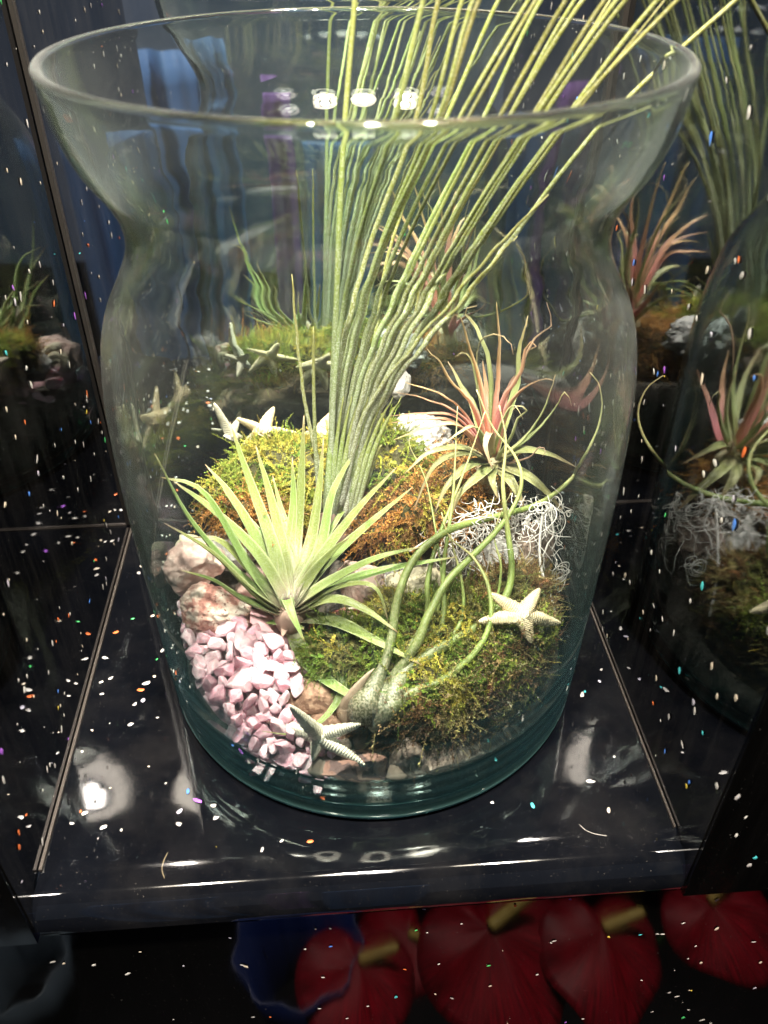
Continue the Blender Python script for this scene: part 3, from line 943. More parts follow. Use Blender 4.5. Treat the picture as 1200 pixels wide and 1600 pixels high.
# ------------------------------------------------------------------ moss
def moss_mat():
    m, nt, b = newmat('moss_leaf')
    at = nd(nt, 'ShaderNodeAttribute'); at.attribute_name = 'Col'
    nt.links.new(at.outputs['Color'], b.inputs['Base Color'])
    b.inputs['Roughness'].default_value = .55
    b.inputs['Specular IOR Level'].default_value = .35
    tr = nd(nt, 'ShaderNodeBsdfTranslucent'); nt.links.new(at.outputs['Color'], tr.inputs[0])
    mx = nd(nt, 'ShaderNodeMixShader'); mx.inputs[0].default_value = .35
    nt.links.new(b.outputs[0], mx.inputs[1]); nt.links.new(tr.outputs[0], mx.inputs[2])
    nt.links.new(mx.outputs[0], nt.nodes['Material Output'].inputs[0])
    return m
M_moss = moss_mat()
M_core = stone_mat('moss_core', [(.3, (.02, .018, .006)), (.7, (.06, .055, .015))], 200, rough=.95)
def moss(name, label, sprigs):
    """sprigs: list of (base, direction, length, colour, leaflet length, count). All sprigs joined in one moss mass"""
    V, F, Cc = [], [], []
    r = np.random.default_rng(11)
    for (b, d, L, col, ll, cnt) in sprigs:
        d = d.normalized()
        sag = Vector(r.normal(size=3)) * .5
        P = []
        for i in range(5):
            t = i / 4
            P.append(b + d * (L * t) + sag * (L * .5 * t * t) + Vector((0, 0, -.25 * L * t * t)))
        # stem: thin triangle strip prism
        base = len(V)
        side = d.orthogonal().normalized(); oth = d.cross(side)
        sr = .00022
        for i, p in enumerate(P):
            w = sr * (1 - .6 * i / 4)
            for k in range(3):
                a = 2.1 * k
                V.append(p + side * (w * math.cos(a)) + oth * (w * math.sin(a)))
                Cc.append(tuple(c * .7 for c in col))
        for i in range(4):
            for k in range(3):
                F.append((base + i * 3 + k, base + i * 3 + (k + 1) % 3, base + (i + 1) * 3 + (k + 1) % 3, base + (i + 1) * 3 + k))
        for j in range(cnt):
            t = (j + .5) / cnt
            i = min(3, int(t * 4)); tt = t * 4 - i
            p = P[i].lerp(P[i + 1], tt)
            a = j * 2.4 + r.uniform(0, 1)
            out = side * math.cos(a) + oth * math.sin(a)
            dirv = (out * .8 + d * .7).normalized()
            l = ll * r.uniform(.6, 1.2) * (1 - .4 * t)
            wv = dirv.cross(d).normalized() * (l * .2)
            q = len(V)
            lf = p + dirv * l
            V += [p, p + dirv * (l * .4) + wv, lf, p + dirv * (l * .4) - wv]
            s = r.uniform(.75, 1.25)
            cc = tuple(min(1, c * s) for c in col)
            Cc += [cc] * 4
            F.append((q, q + 1, q + 2, q + 3))
    me = pydata(name, V, F)
    ca = me.color_attributes.new('Col', 'FLOAT_COLOR', 'POINT')
    arr = np.ones((len(V), 4), dtype=np.float32); arr[:, :3] = np.array(Cc)
    ca.data.foreach_set('color', arr.ravel())
    return tag(link(name, me, M_moss, smooth=False), label, kind='stuff')
def vary(c, k=.25):
    s = 1 + random.uniform(-k, k)
    return tuple(x * s * (1 + random.uniform(-.12, .12)) for x in c)
GREEN, LIME, YEL, OLIVE = (.13, .19, .03), (.24, .29, .045), (.38, .34, .06), (.17, .16, .05)
ORNG, BRWN, DBRN, STRAW = (.40, .20, .055), (.20, .11, .045), (.09, .055, .03), (.42, .33, .14)
def mound(c, size, seed):
    v, f = rock_mesh(size, seed, 4, 0, .16, .05, freq=1.8)
    v = v + np.array(c)
    return v, f
def clampv(p, rmax=.1045):
    rr = math.hypot(p.x - CX, p.y - CY)
    if rr > rmax:
        k = rmax / rr
        return Vector((CX + (p.x - CX) * k, CY + (p.y - CY) * k, p.z))
    return p
def mound_moss(parts, pal, label, n, L=(.006, .013), ll=.0022, cnt=16, rmax=.101):
    sp = []
    cores = []
    tot = sum(p[1][0] * p[1][1] for p in parts)
    for c, size, seed, palk in parts:
        v, f = mound(c, size, seed)
        cores.append((v, f))
        k = int(n * size[0] * size[1] / tot)
        c = Vector(c)
        for _ in range(k):
            i = random.randrange(len(v))
            p = Vector(v[i]) + Vector([random.gauss(0, .0012) for _ in range(3)])
            nr = Vector(((p.x - c.x) / size[0] ** 2, (p.y - c.y) / size[1] ** 2, (p.z - c.z) / size[2] ** 2)).normalized()
            if nr.z < -.25: continue
            d = nr + Vector([random.gauss(0, .55) for _ in range(3)])
            col = vary(pal(p, nr, palk))
            p = clampv(p, rmax - .002)
            l = random.uniform(*L); big = random.random() < .12
            if big: l *= 1.9; col = tuple(min(1, x * 1.25) for x in col)
            q = p + d.normalized() * l
            if math.hypot(q.x - CX, q.y - CY) > rmax:
                d = d - Vector((q.x - CX, q.y - CY, 0)).normalized() * d.length * 1.1
            sp.append((p, d, l, col, ll * (1.15 if big else 1), cnt * (2 if big else 1)))
    V, F = [], []
    for v, f in cores:
        o = len(V); V += [clampv(Vector(p), rmax - .003) for p in v]; F += [tuple(i + o for i in q) for q in f]
    tag(link('moss_cushion', pydata('moss_cushion', V, F), M_core), 'dark matted underside of the moss', kind='stuff')
    moss('moss', label, sp)
def pal_back(p, nr, k):
    n = noise.noise(p * 55)
    if k == 'o': return ORNG if n > -.15 else (BRWN if n > -.35 else YEL)
    if nr.z < .15 - n * .3: return ORNG if n > 0 else BRWN
    return LIME if n > .12 else (YEL if n > -.25 else GREEN)
A = lambda px, py, y: tuple(at_y(px, py, y))
mound_moss([(A(412, 757, .376), (.024, .020, .016), 61, 'g'), (A(455, 748, .380), (.032, .020, .018), 62, 'g'), (A(440, 795, .366), (.026, .018, .015), 64, 'g'), (A(585, 735, .378), (.026, .022, .021), 63, 'g'),
            (A(355, 775, .362), (.014, .014, .010), 65, 'g')],
           pal_back, 'bright yellow green moss mound at the back of the vase', 8500, (.004, .010), .0016, 20, .100)
mound_moss([(A(640, 800, .362), (.026, .018, .020), 66, 'o'), (A(590, 830, .352), (.016, .012, .012), 67, 'o'), (A(720, 770, .378), (.022, .018, .020), 68, 'o'), (A(385, 810, .350), (.022, .010, .012), 69, 'o')],
           pal_back, 'orange brown moss below the green mound at the back', 4500, (.006, .014), .0022, 12, .100)
def pal_front(p, nr, k):
    n = noise.noise(p * 60)
    if k == 'b': return (BRWN if n > .1 else DBRN if n > -.25 else STRAW)
    if k == 'm': return (OLIVE if n > .15 else BRWN if n > -.1 else STRAW if n > -.25 else LIME)
    return LIME if n > .2 else (GREEN if n > -.1 else OLIVE if n > -.3 else YEL)
mound_moss([(A(720, 980, .297), (.038, .022, .014), 71, 'g'), (A(800, 930, .315), (.020, .016, .014), 72, 'm'), (A(560, 1015, .288), (.024, .016, .012), 73, 'g'), (A(690, 1050, .275), (.034, .018, .013), 74, 'g'), (A(650, 960, .305), (.022, .014, .012), 75, 'g')],
           pal_front, 'green moss around the spotted bulb plant at the front right', 12500, (.004, .010), .0017, 18)
mound_moss([(A(800, 1020, .288), (.030, .022, .017), 81, 'm'), (A(740, 1085, .270), (.030, .020, .016), 82, 'b'), (A(660, 1115, .258), (.024, .013, .011), 83, 'b'), (A(820, 1060, .282), (.022, .020, .016), 84, 'b'), (A(700, 1130, .256), (.022, .010, .008), 85, 'b')],
           pal_front, 'dry brown and olive moss spilling against the glass at the right', 8500, (.007, .016), .0022, 10)

# ------------------------------------------------------------------ green rosette air plant
M_ros = leaf_mat('rosette_leaf', [(0, (.30, .20, .19)), (.08, (.36, .30, .20)), (.2, (.26, .31, .10)), (.5, (.21, .29, .065)), (.85, (.26, .33, .09)), (.95, (.34, .28, .13)), (1, (.36, .20, .12))],
                 edge=(.60, .64, .36), edge_amt=.7, scurf=.3, transl=.22)
def plant_leaves(e, mat, specs, width, name='leaf', centre=None, **kw):
    out = []
    for sp in specs:
        w = width; tw = 0; pts = sp
        if isinstance(sp, dict):
            w = sp.get('w', 1) * width; pts = sp['p']; tw = sp.get('tw', 0)
        P = [at_y(*q) for q in pts]
        mid = P[len(P) // 2]
        ref = Vector((0, -.15, 1)) + (Vector((centre.x - mid.x, centre.y - mid.y, 0)) * 14 if centre is not None else Vector())
        me = leaf_mesh(P, w, ref=ref.normalized(), twist=tw, **kw)
        out.append(link(name, me, sp.get('m', mat) if isinstance(sp, dict) else mat, e))
    return out
bR = at_y(452, 955, .303)
eR = empty('air_plant', bR, 'green rosette air plant with broad pointed leaves sitting on the stones at left', 'plant')
Y = .303
ros = [
 [(445, 950, Y), (380, 905, .298), (300, 815, .290), (242, 708, .288)],
 [(440, 952, Y), (385, 880, .305), (318, 770, .305), (250, 745, .302)],
 [(447, 940, Y), (400, 862, .310), (330, 795, .318), (268, 752, .322)],
 [(440, 955, Y), (395, 925, .296), (330, 860, .286), (258, 815, .280)],
 [(440, 958, Y), (380, 935, .290), (335, 905, .282), (284, 888, .276)],
 [(447, 940, Y), (425, 850, .320), (392, 760, .334), (357, 665, .342)],
 [(446, 940, Y), (405, 850, .320), (360, 775, .330), (318, 727, .336)],
 [(450, 938, Y), (440, 850, .322), (420, 770, .336), (398, 700, .346)],
 [(452, 935, Y), (462, 850, .328), (470, 760, .342), (474, 655, .350)],
 [(450, 935, Y), (452, 860, .326), (458, 790, .338), (456, 718, .345)],
 [(455, 935, Y), (485, 850, .326), (498, 770, .340), (505, 690, .350)],
 [(455, 938, Y), (500, 860, .322), (520, 770, .336), (560, 700, .345)],
 [(458, 940, Y), (510, 860, .318), (560, 795, .330), (620, 732, .342)],
 [(458, 942, Y), (515, 875, .314), (575, 820, .322), (645, 762, .332)],
 [(460, 940, Y), (490, 895, .310), (520, 860, .310), (547, 838, .308)],
 [(460, 945, Y), (520, 905, .300), (590, 870, .300), (662, 852, .306)],
 [(462, 950, Y), (540, 908, .300), (620, 885, .300), (715, 868, .305)],
 {'p': [(465, 948, Y), (530, 915, .296), (585, 915, .288), (608, 972, .280)], 'w': .62},
 [(465, 955, Y), (520, 935, .292), (570, 950, .284), (622, 985, .275)],
 {'p': [(465, 965, Y), (525, 970, .290), (590, 1000, .276), (658, 1035, .266)], 'w': 1.1},
 {'p': [(452, 970, Y), (480, 1030, .284), (530, 1072, .264), (602, 1106, .250)], 'w': 1.1},
 {'p': [(470, 1005, .292), (520, 1025, .280), (536, 1070, .268), (508, 1118, .256), (462, 1142, .248), (412, 1138, .244)], 'w': .70, 'tw': 1.6},
 {'p': [(452, 950, .298), (448, 935, .286), (458, 960, .276), (477, 1000, .270)], 'w': .95},
 [(446, 942, Y), (430, 870, .318), (375, 800, .334), (335, 745, .345)],
 [(440, 950, Y), (400, 900, .308), (345, 845, .310), (300, 838, .31)],
 {'p': [(455, 935, Y), (470, 880, .320), (440, 800, .340), (425, 745, .35)], 'w': .8},
 {'p': [(460, 935, Y), (490, 870, .325), (535, 800, .345), (560, 770, .36)], 'w': .8},
 [(450, 950, Y), (430, 900, .320), (400, 850, .345), (372, 830, .36)],
]
plant_leaves(eR, M_ros, ros, .0078, centre=bR, thick=.0009, fold=.45)
M_rbase = simple('rosette_base', (.30, .20, .16), .7)
v, f = rock_mesh((.008, .008, .009), 101, 3, 0, .1, .05)
link('stem_base', pydata('stem_base', v + np.array(bR + Vector((0, 0, -.003))), f), M_rbase, eR)
for i in range(7):
    a = 2 * math.pi * i / 7
    P = [bR + Vector((0, 0, -.006)), bR + Vector((.006 * math.cos(a), .006 * math.sin(a), -.004)), bR + Vector((.013 * math.cos(a), .012 * math.sin(a), -.002 - .003 * (i % 2)))]
    link('leaf', leaf_mesh(P, .008, n=8, fold=.3), M_rbase if i % 2 else M_ros, eR)

# ------------------------------------------------------------------ tall needle-leaved air plant
M_jun = leaf_mat('needle_leaf', [(0, (.32, .29, .23)), (.08, (.33, .34, .24)), (.3, (.28, .31, .13)), (.6, (.25, .28, .065)), (1, (.27, .26, .07))],
                 edge=(.16, .20, .06), edge_amt=.5, scurf=.7, transl=.12, rough=.5, scurf_scale=1500, stripe=.2)
bJ = at_y(518, 812, .352)
eJ = empty('air_plant', bJ, 'tall air plant with a sheaf of needle leaves rising out of the vase mouth', 'plant')
needle = lambda r: (lambda t: r * (1.28 - .78 * t ** .7) * (1 if t < .9 else (1 - t) * 7 + .3))
def needle_leaf(pts, r, e=eJ, n=24):
    me = tube_mesh([at_y(*p) for p in pts], needle(r), n, 7, .7)
    return link('leaf', me, M_jun, e)
tops = [658, 690, 722, 748, 782, 808, 818, 832, 846, 858, 880, 905, 918, 945, 962, 985, 1030, 1052, 1145]
rim = [622, 650, 668, 688, 703, 713, 722, 735, 748, 758, 775, 790, 800, 822, 835, 850, 878, 888, 955]
m380 = [562, 578, 590, 600, 608, 616, 626, 637, 648, 660, 670, 682, 692, 702, 712, 725, 738, 752, 800]
m600 = [522, 525, 530, 536, 541, 546, 550, 555, 560, 566, 571, 576, 582, 587, 592, 598, 604, 608, 612]
needle_leaf([(517, 810, .352), (517, 700, .350), (524, 500, .336), (532, 300, .330), (541, 160, .330), (556, -20, .330), (568, -200, .33)], .0016)
needle_leaf([(500, 800, .348), (492, 700, .345), (490, 600, .342), (490, 505, .340)], .0012)
random.seed(21)
for k in range(19):
    if k in (5, 9): continue
    yb = .345 + .02 * ((k * 7) % 5) / 5
    yt = .300 + .055 * ((k * 5) % 7) / 7
    ex = 2 * tops[k] - rim[k]; w1, w2 = random.uniform(-7, 7), random.uniform(-9, 9)
    P = [(512 + 1.6 * k, 815, yb), (516 + 2.4 * k, 740, yb + .003), (m600[k], 605, yb - .004), ((m600[k] + m380[k]) / 2 - 6 + w1 * .5, 490, yb - .010), (m380[k] + w1, 380, (yb + yt) / 2), (rim[k] + w1, 187, yt), (tops[k] + w2, 0, yt - .004), (ex + 20, -170, yt - .008), (ex + (ex - tops[k]) * .9 + 60, -300, yt - .01)]
    needle_leaf(P, random.uniform(.00095, .00150), n=34)
    if k in (3, 8, 11, 13, 16):
        P2 = [(x + (9 + k * .3) * (i / 8) + random.uniform(-2, 2), y, yy + .010 * (i / 8)) for i, (x, y, yy) in enumerate(P)]
        needle_leaf(P2[:-1 - (k % 3)], random.uniform(.0010, .0015), n=34)
for (pts, r) in (([(540, 800, .355), (560, 700, .352), (640, 560, .345), (740, 440, .335), (810, 365, .33)], .0013),
                 ([(530, 800, .345), (575, 640, .340), (690, 480, .330), (790, 370, .322), (858, 303, .318)], .0013),
                 ([(545, 805, .350), (570, 760, .352), (590, 710, .355), (597, 700, .356)], .0018),
                 ([(510, 800, .362), (500, 740, .366), (480, 660, .37), (468, 560, .372), (455, 420, .378)], .0012),
                 ([(524, 800, .364), (560, 690, .375), (620, 560, .385), (660, 440, .390), (715, 320, .392)], .0014),
                 ([(520, 800, .364), (545, 690, .375), (580, 560, .385), (600, 420, .390), (640, 300, .395)], .0014)):
    needle_leaf(pts, r)
v, f = rock_mesh((.011, .009, .012), 111, 3, 0, .12, .05)
link('stem_base', pydata('stem_base', v + np.array(bJ + Vector((.003, 0, -.004))), f), M_rbase, eJ)
for k in range(9):   # pale sheaths around the foot of the sheaf
    x0 = 510 + k * 5
    P = [(x0, 822, .349), (x0 + 2 + k * 1.5, 770, .346 + .001 * (k % 3)), (x0 + 6 + k * 4, 700, .346), (x0 + 14 + k * 8, 620, .345)]
    me = leaf_mesh([at_y(*p) for p in P], .0052, ref=Vector((0, 1, .3)), fold=.8)
    link('sheath', me, M_jun, eJ)

# ------------------------------------------------------------------ reddish air plant with curled tips
M_ion = leaf_mat('red_leaf', [(0, (.75, .30, .14)), (.10, (.80, .26, .22)), (.35, (.74, .30, .28)), (.6, (.62, .34, .20)), (1, (.50, .34, .18))],
                 edge=(.85, .62, .45), edge_amt=.3, scurf=.3, transl=.3)
M_iog = leaf_mat('green_red_leaf', [(0, (.50, .42, .16)), (.3, (.32, .36, .12)), (.7, (.38, .38, .16)), (1, (.55, .38, .24))],
                 edge=(.72, .70, .46), edge_amt=.35, scurf=.35, transl=.3)
M_dry = leaf_mat('dry_leaf', [(0, (.50, .36, .22)), (.5, (.46, .30, .20)), (1, (.56, .38, .26))], edge=(.75, .6, .45), edge_amt=.3, transl=.25)
bI = at_y(768, 735, .372)
eI = empty('air_plant', bI, 'reddish air plant with thin curled leaf tips at the back right', 'plant')
Y = .368
ion = [
 [(770, 715, Y), (776, 620, .366), (779, 530, .362), (775, 457, .360)],
 [(768, 715, Y), (752, 610, .360), (735, 545, .356), (718, 485, .352), (708, 480, .350)],
 {'p': [(770, 715, Y), (764, 570, .374), (746, 510, .376), (726, 480, .374), (730, 465, .372), (745, 462, .370)], 'm': M_iog},
 [(766, 715, Y), (737, 637, .352), (700, 590, .344), (686, 560, .340), (667, 537, .338)],
 {'p': [(775, 715, Y), (808, 620, .374), (812, 550, .378), (816, 510, .378), (826, 486, .378)], 'm': M_iog},
 {'p': [(775, 715, Y), (787, 640, .360), (815, 580, .354), (822, 540, .352), (834, 528, .350), (837, 542, .349), (824, 546, .348)], 'w': .8},
 [(776, 715, Y), (800, 640, .358), (830, 606, .350), (852, 596, .346), (868, 600, .344)],
 {'p': [(782, 720, Y), (822, 690, .360), (852, 650, .356), (866, 615, .354), (871, 589, .352)], 'm': M_iog, 'w': .8},
 {'p': [(782, 720, Y), (840, 680, .358), (875, 640, .354), (884, 622, .352), (893, 622, .352), (899, 640, .350)], 'm': M_iog, 'w': .8},
 [(764, 715, Y), (720, 645, .356), (680, 612, .350), (634, 597, .346)],
 {'p': [(764, 715, Y), (725, 660, .352), (670, 627, .344), (620, 612, .340)], 'm': M_ion},
 [(762, 715, Y), (715, 660, .350), (660, 652, .342), (610, 655, .338)],
 {'p': [(762, 716, Y), (710, 668, .352), (660, 662, .350), (610, 668, .348)], 'm': M_ion},
 {'p': [(762, 717, Y), (720, 672, .348), (670, 674, .338), (615, 692, .332)], 'm': M_ion},
 {'p': [(764, 717, Y), (745, 674, .346), (718, 682, .338), (694, 698, .334)], 'm': M_iog},
 {'p': [(766, 712, .362), (768, 682, .352), (760, 700, .344), (771, 735, .340)], 'm': M_dry},
 {'p': [(780, 725, Y), (815, 708, .360), (860, 712, .352), (906, 731, .348)], 'm': M_iog, 'w': 1.4},
 {'p': [(762, 722, Y), (720, 705, .352), (670, 712, .342), (632, 742, .336)], 'm': M_iog, 'w': 1.3},
 {'p': [(765, 722, Y), (730, 712, .350), (680, 730, .340), (645, 800, .332)], 'm': M_iog, 'w': 1.0},
 {'p': [(765, 725, Y), (735, 730, .350), (700, 760, .340), (680, 800, .334)], 'm': M_iog, 'w': 1.3},
 {'p': [(768, 728, Y), (757, 740, .352), (722, 770, .342), (706, 805, .338)], 'm': M_iog, 'w': 1.3},
 {'p': [(772, 728, Y), (770, 750, .350), (776, 770, .346), (782, 782, .344)], 'm': M_iog, 'w': 1.2},
 {'p': [(776, 728, Y), (800, 755, .352), (815, 780, .348), (822, 800, .346)], 'm': M_iog, 'w': 1.4},
 {'p': [(780, 728, Y), (828, 748, .352), (862, 775, .348), (888, 806, .346)], 'm': M_iog, 'w': 1.4},
 {'p': [(778, 720, Y), (800, 690, .350), (812, 660, .345), (826, 648, .342), (812, 640, .340), (800, 650, .339)], 'm': M_iog, 'w': .5},
 {'p': [(772, 715, Y), (750, 620, .366), (745, 550, .366), (752, 520, .362), (775, 512, .356), (795, 525, .350), (802, 552, .346)], 'm': M_iog, 'w': .38},
 {'p': [(776, 715, Y), (800, 640, .375), (820, 560, .378), (840, 515, .380), (860, 495, .382), (856, 464, .382)], 'm': M_dry, 'w': .5, 'tw': 5},
 {'p': [(768, 715, Y), (745, 600, .372), (735, 555, .372), (720, 543, .370), (711, 552, .368)], 'm': M_iog, 'w': .6},
 {'p': [(772, 715, Y), (790, 660, .350), (806, 640, .344), (820, 660, .340)], 'm': M_iog, 'w': .5},
 {'p': [(790, 728, Y), (830, 716, .350), (845, 700, .346), (856, 705, .344), (850, 715, .342)], 'm': M_dry, 'w': .4},
 {'p': [(762, 715, .38), (740, 640, .395), (720, 600, .405), (700, 560, .41)], 'm': M_iog},
 {'p': [(772, 715, .38), (790, 640, .395), (800, 600, .405), (815, 570, .41)], 'm': M_ion},
 {'p': [(772, 715, .38), (765, 650, .395), (760, 600, .405), (755, 560, .41)], 'm': M_ion},
]
plant_leaves(eI, M_ion, ion, .0056, centre=bI, thick=.0006, fold=.5)
v, f = rock_mesh((.009, .009, .010), 121, 3, 0, .1, .05)
link('stem_base', pydata('stem_base', v + np.array(bI + Vector((0, 0, -.004))), f), M_iog, eI)

# ------------------------------------------------------------------ spotted bulb air plant with snaking stems
def bulb_mat():
    m, nt, b = newmat('spotted_stem')
    uvn = nd(nt, 'ShaderNodeUVMap'); sep = nd(nt, 'ShaderNodeSeparateXYZ'); nt.links.new(uvn.outputs[0], sep.inputs[0])
    t = coords(nt)
    mp = nd(nt, 'ShaderNodeMapping'); mp.inputs['Scale'].default_value = (1, 1, .7)
    nt.links.new(t.outputs['Object'], mp.inputs[0])
    n = noise_n(nt, 1050, 2, .5, mp.outputs[0])
    n2 = noise_n(nt, 130, 4, .6, t.outputs['Object'])
    c = ramp_n(nt, sep.outputs[1], [(0, (.075, .062, .038)), (.10, (.075, .085, .035)), (.3, (.12, .15, .035)), (.6, (.19, .25, .06)), (1, (.50, .42, .22))]).outputs[0]
    c = mixc(nt, math_n(nt, 'MULTIPLY', n2.outputs[0], .5), c, (.5, .6, .4), 'MULTIPLY')
    k = ramp_n(nt, n.outputs[0], [(.45, (0,) * 3), (.58, (.85,) * 3)])
    fade = ramp_n(nt, sep.outputs[1], [(0, (.62,) * 3), (.12, (.30,) * 3), (.3, (.10,) * 3), (1, (.04,) * 3)])
    c = mixc(nt, math_n(nt, 'MULTIPLY', k.outputs[0], fade.outputs[0]), c, (.42, .38, .29))
    nt.links.new(c, b.inputs['Base Color'])
    b.inputs['Roughness'].default_value = .5
    b.inputs['Subsurface Weight'].default_value = .1
    b.inputs['Subsurface Scale'].default_value = .002
    n3 = noise_n(nt, 750, 3, .6, mp.outputs[0])
    bump(nt, b, n3.outputs[0], .5, .0005)
    return m
M_bulb = bulb_mat()
M_bulbbrown = stone_mat('bulb_scale', [(.3, (.22, .15, .10)), (.7, (.46, .36, .27))], 90, rough=.6, bstr=.4)
bB = at_y(590, 1085, .262)
eB = empty('air_plant', bB, 'bulbous spotted air plant with long snaking round stems at the front right', 'plant')
def stem(pts, rpx, e=eB, n=64, mat=None, taper=.8, swell=0.0):
    P = [at_y(*p) for p in pts]
    r0 = rpx * .62 / FPX * .40
    L = sum((a - b).length for a, b in zip(P, P[1:]))
    def rad(t):
        d = t * L
        return r0 * max(.12, (1 - t) ** taper) + swell * math.exp(-((d - .008) / .0125) ** 2) - (swell + r0) * .75 * max(0, 1 - d / .004) ** 2
    me = tube_mesh(P, rad, n, 14, .9)
    return link('stem', me, mat or M_bulb, e)
stem([(582, 1130, .250), (598, 1085, .257), (612, 1060, .264), (652, 1000, .274), (668, 960, .282), (700, 905, .296), (735, 870, .306), (775, 830, .318), (805, 790, .330), (817, 752, .338), (807, 715, .345), (770, 670, .350), (745, 610, .352)], 15, taper=.85, swell=.0066)
stem([(562, 1128, .249), (580, 1078, .256), (602, 1030, .268), (612, 990, .276), (622, 930, .288), (648, 870, .302), (700, 828, .315), (770, 808, .330), (840, 788, .342), (895, 752, .354), (940, 698, .364), (962, 650, .370), (960, 610, .372), (940, 590, .372)], 13, taper=.6, swell=.0058)
stem([(600, 1122, .252), (616, 1080, .258), (640, 1040, .268), (690, 1008, .276), (757, 968, .290), (790, 930, .300), (800, 885, .310), (793, 820, .322), (787, 755, .332), (792, 690, .340), (782, 640, .345)], 17, taper=.75, swell=.0050)
stem([(585, 1140, .247), (606, 1105, .251), (643, 1078, .258), (693, 1057, .262), (743, 1013, .270), (765, 967, .280), (763, 915, .292), (740, 870, .304), (703, 838, .312), (690, 800, .318)], 13, taper=.8, swell=.0040)
stem([(600, 1075, .266), (677, 1003, .280), (693, 953, .290), (692, 905, .300), (697, 853, .310), (707, 787, .324), (712, 720, .335), (716, 640, .345)], 10, taper=.8)
stem([(598, 1070, .267), (662, 970, .286), (668, 905, .298), (683, 845, .312), (703, 795, .324), (735, 715, .338), (760, 650, .346)], 10, taper=.8)
stem([(612, 1075, .267), (703, 993, .282), (723, 950, .292), (720, 898, .302), (707, 850, .312), (700, 800, .32)], 9, taper=.7)
stem([(625, 1060, .268), (740, 985, .286), (773, 940, .298), (783, 885, .308), (773, 837, .318), (784, 800, .326), (800, 770, .33)], 7, taper=.7)
stem([(600, 1075, .268), (650, 1010, .280), (680, 960, .290), (690, 900, .302), (668, 760, .335), (640, 690, .345), (690, 660, .35)], 5)
stem([(822, 960, .294), (826, 985, .290), (840, 1000, .288), (850, 1005, .287)], 4)
def bulb(px, py, y, size, seed, rot, mat, name='bulb'):
    v, f = rock_mesh(size, seed, 4, 0, .05, .0, rot, .9)
    c = at_y(px, py, y)
    m, uvv = pydata(name, v + np.array(c), f, [(0.5, 0.02)] * len(v)), None
    return link(name, m, mat, eB)
bulb(560, 1105, .262, (.0100, .0080, .0120), 133, (.1, .5, 0), M_bulbbrown, 'bulb_scale')
for pts in ([(545, 1130, .262), (548, 1095, .256), (568, 1060, .256), (585, 1040, .258)],):
    me = leaf_mesh([at_y(*p) for p in pts], .011, ref=Vector((0, 1, -.2)), fold=.6, n=12)
    link('bulb_scale', me, M_bulbbrown if pts[0][0] == 545 else M_bulb, eB)

# ------------------------------------------------------------------ white curly fibre
M_fib = simple('white_fibre', (.56, .53, .50), .6)
cF = at_y(790, 850, .345)
eF = empty('curly_fibre', cF, 'tangle of thin white curly wire-like fibre lying on rocks at the right', 'decoration')
def fibre(P, r=.00030, n=60, raw=False):
    v, uv, f = tube_arrays(P, r, n, 5, 1, raw)
    link('strand', pydata('strand', v, f), M_fib, eF)
def in_glass(p): return clampv(p, .1035)
for k in range(115):
    c = at_y(random.uniform(700, 870), random.uniform(785, 905), random.uniform(.318, .350))
    if k % 3 == 0: c = at_y(random.uniform(790, 875), random.uniform(785, 850), random.uniform(.335, .360))
    P = []
    R = random.uniform(.006, .016)
    ax = Vector([random.gauss(0, 1) for _ in range(3)]).normalized()
    s = ax.orthogonal().normalized(); t = ax.cross(s)
    a0 = random.uniform(0, 6.28); turns = random.uniform(.6, 1.8)
    for i in range(12):
        u = i / 11
        a = a0 + turns * 6.28 * u
        rr = R * (.5 + .5 * math.sin(u * 3 + k))
        P.append(in_glass(c + (s * math.cos(a) + t * math.sin(a) * .7) * rr + ax * (R * .8 * (u - .5)) + Vector([random.gauss(0, .0009) for _ in range(3)])))
    fibre(P, random.uniform(.00013, .00030), 48)
def spiral(px, py, y, R, turns, tail, r=.00028, flip=1):
    c = at_y(px, py, y)
    P = []
    N = int(turns * 16)
    for i in range(N):
        a = i / 16 * 6.28 * flip
        rr = R * (.25 + .75 * i / N)
        P.append(in_glass(c + Vector((rr * math.cos(a), -.0006 * math.sin(i * .7), rr * 1.25 * math.sin(a)))))
    P += [at_y(*q) for q in tail]
    fibre(P, r, 90)
spiral(878, 898, .322, .0052, 3, [(860, 905, .324), (850, 870, .33)], flip=-1)
spiral(886, 885, .325, .0042, 2, [(880, 920, .322), (862, 925, .322)])
spiral(655, 825, .345, .0036, 2.6, [(672, 840, .343), (700, 815, .342), (740, 800, .342), (770, 790, .342)])
spiral(893, 802, .338, .0022, 1.6, [(880, 800, .338), (866, 790, .34)])
spiral(925, 790, .352, .0034, 1.5, [(905, 800, .35), (890, 800, .35)], .0002)
fibre([at_y(*q) for q in ((850, 800, .338), (845, 850, .330), (848, 890, .322), (862, 930, .312), (872, 975, .304))], .00075)
fibre([at_y(*q) for q in ((856, 790, .338), (868, 830, .333), (858, 850, .330), (850, 870, .328))], .0005)
fibre([at_y(*q) for q in ((640, 860, .335), (690, 830, .336), (730, 812, .338), (800, 800, .34), (850, 790, .345))], .0004)
fibre([at_y(*q) for q in ((670, 910, .328), (700, 870, .330), (695, 840, .332), (720, 830, .335))], .0004)
fibre([at_y(*q) for q in ((700, 915, .328), (760, 925, .326), (800, 905, .326), (835, 870, .328))], .0004)

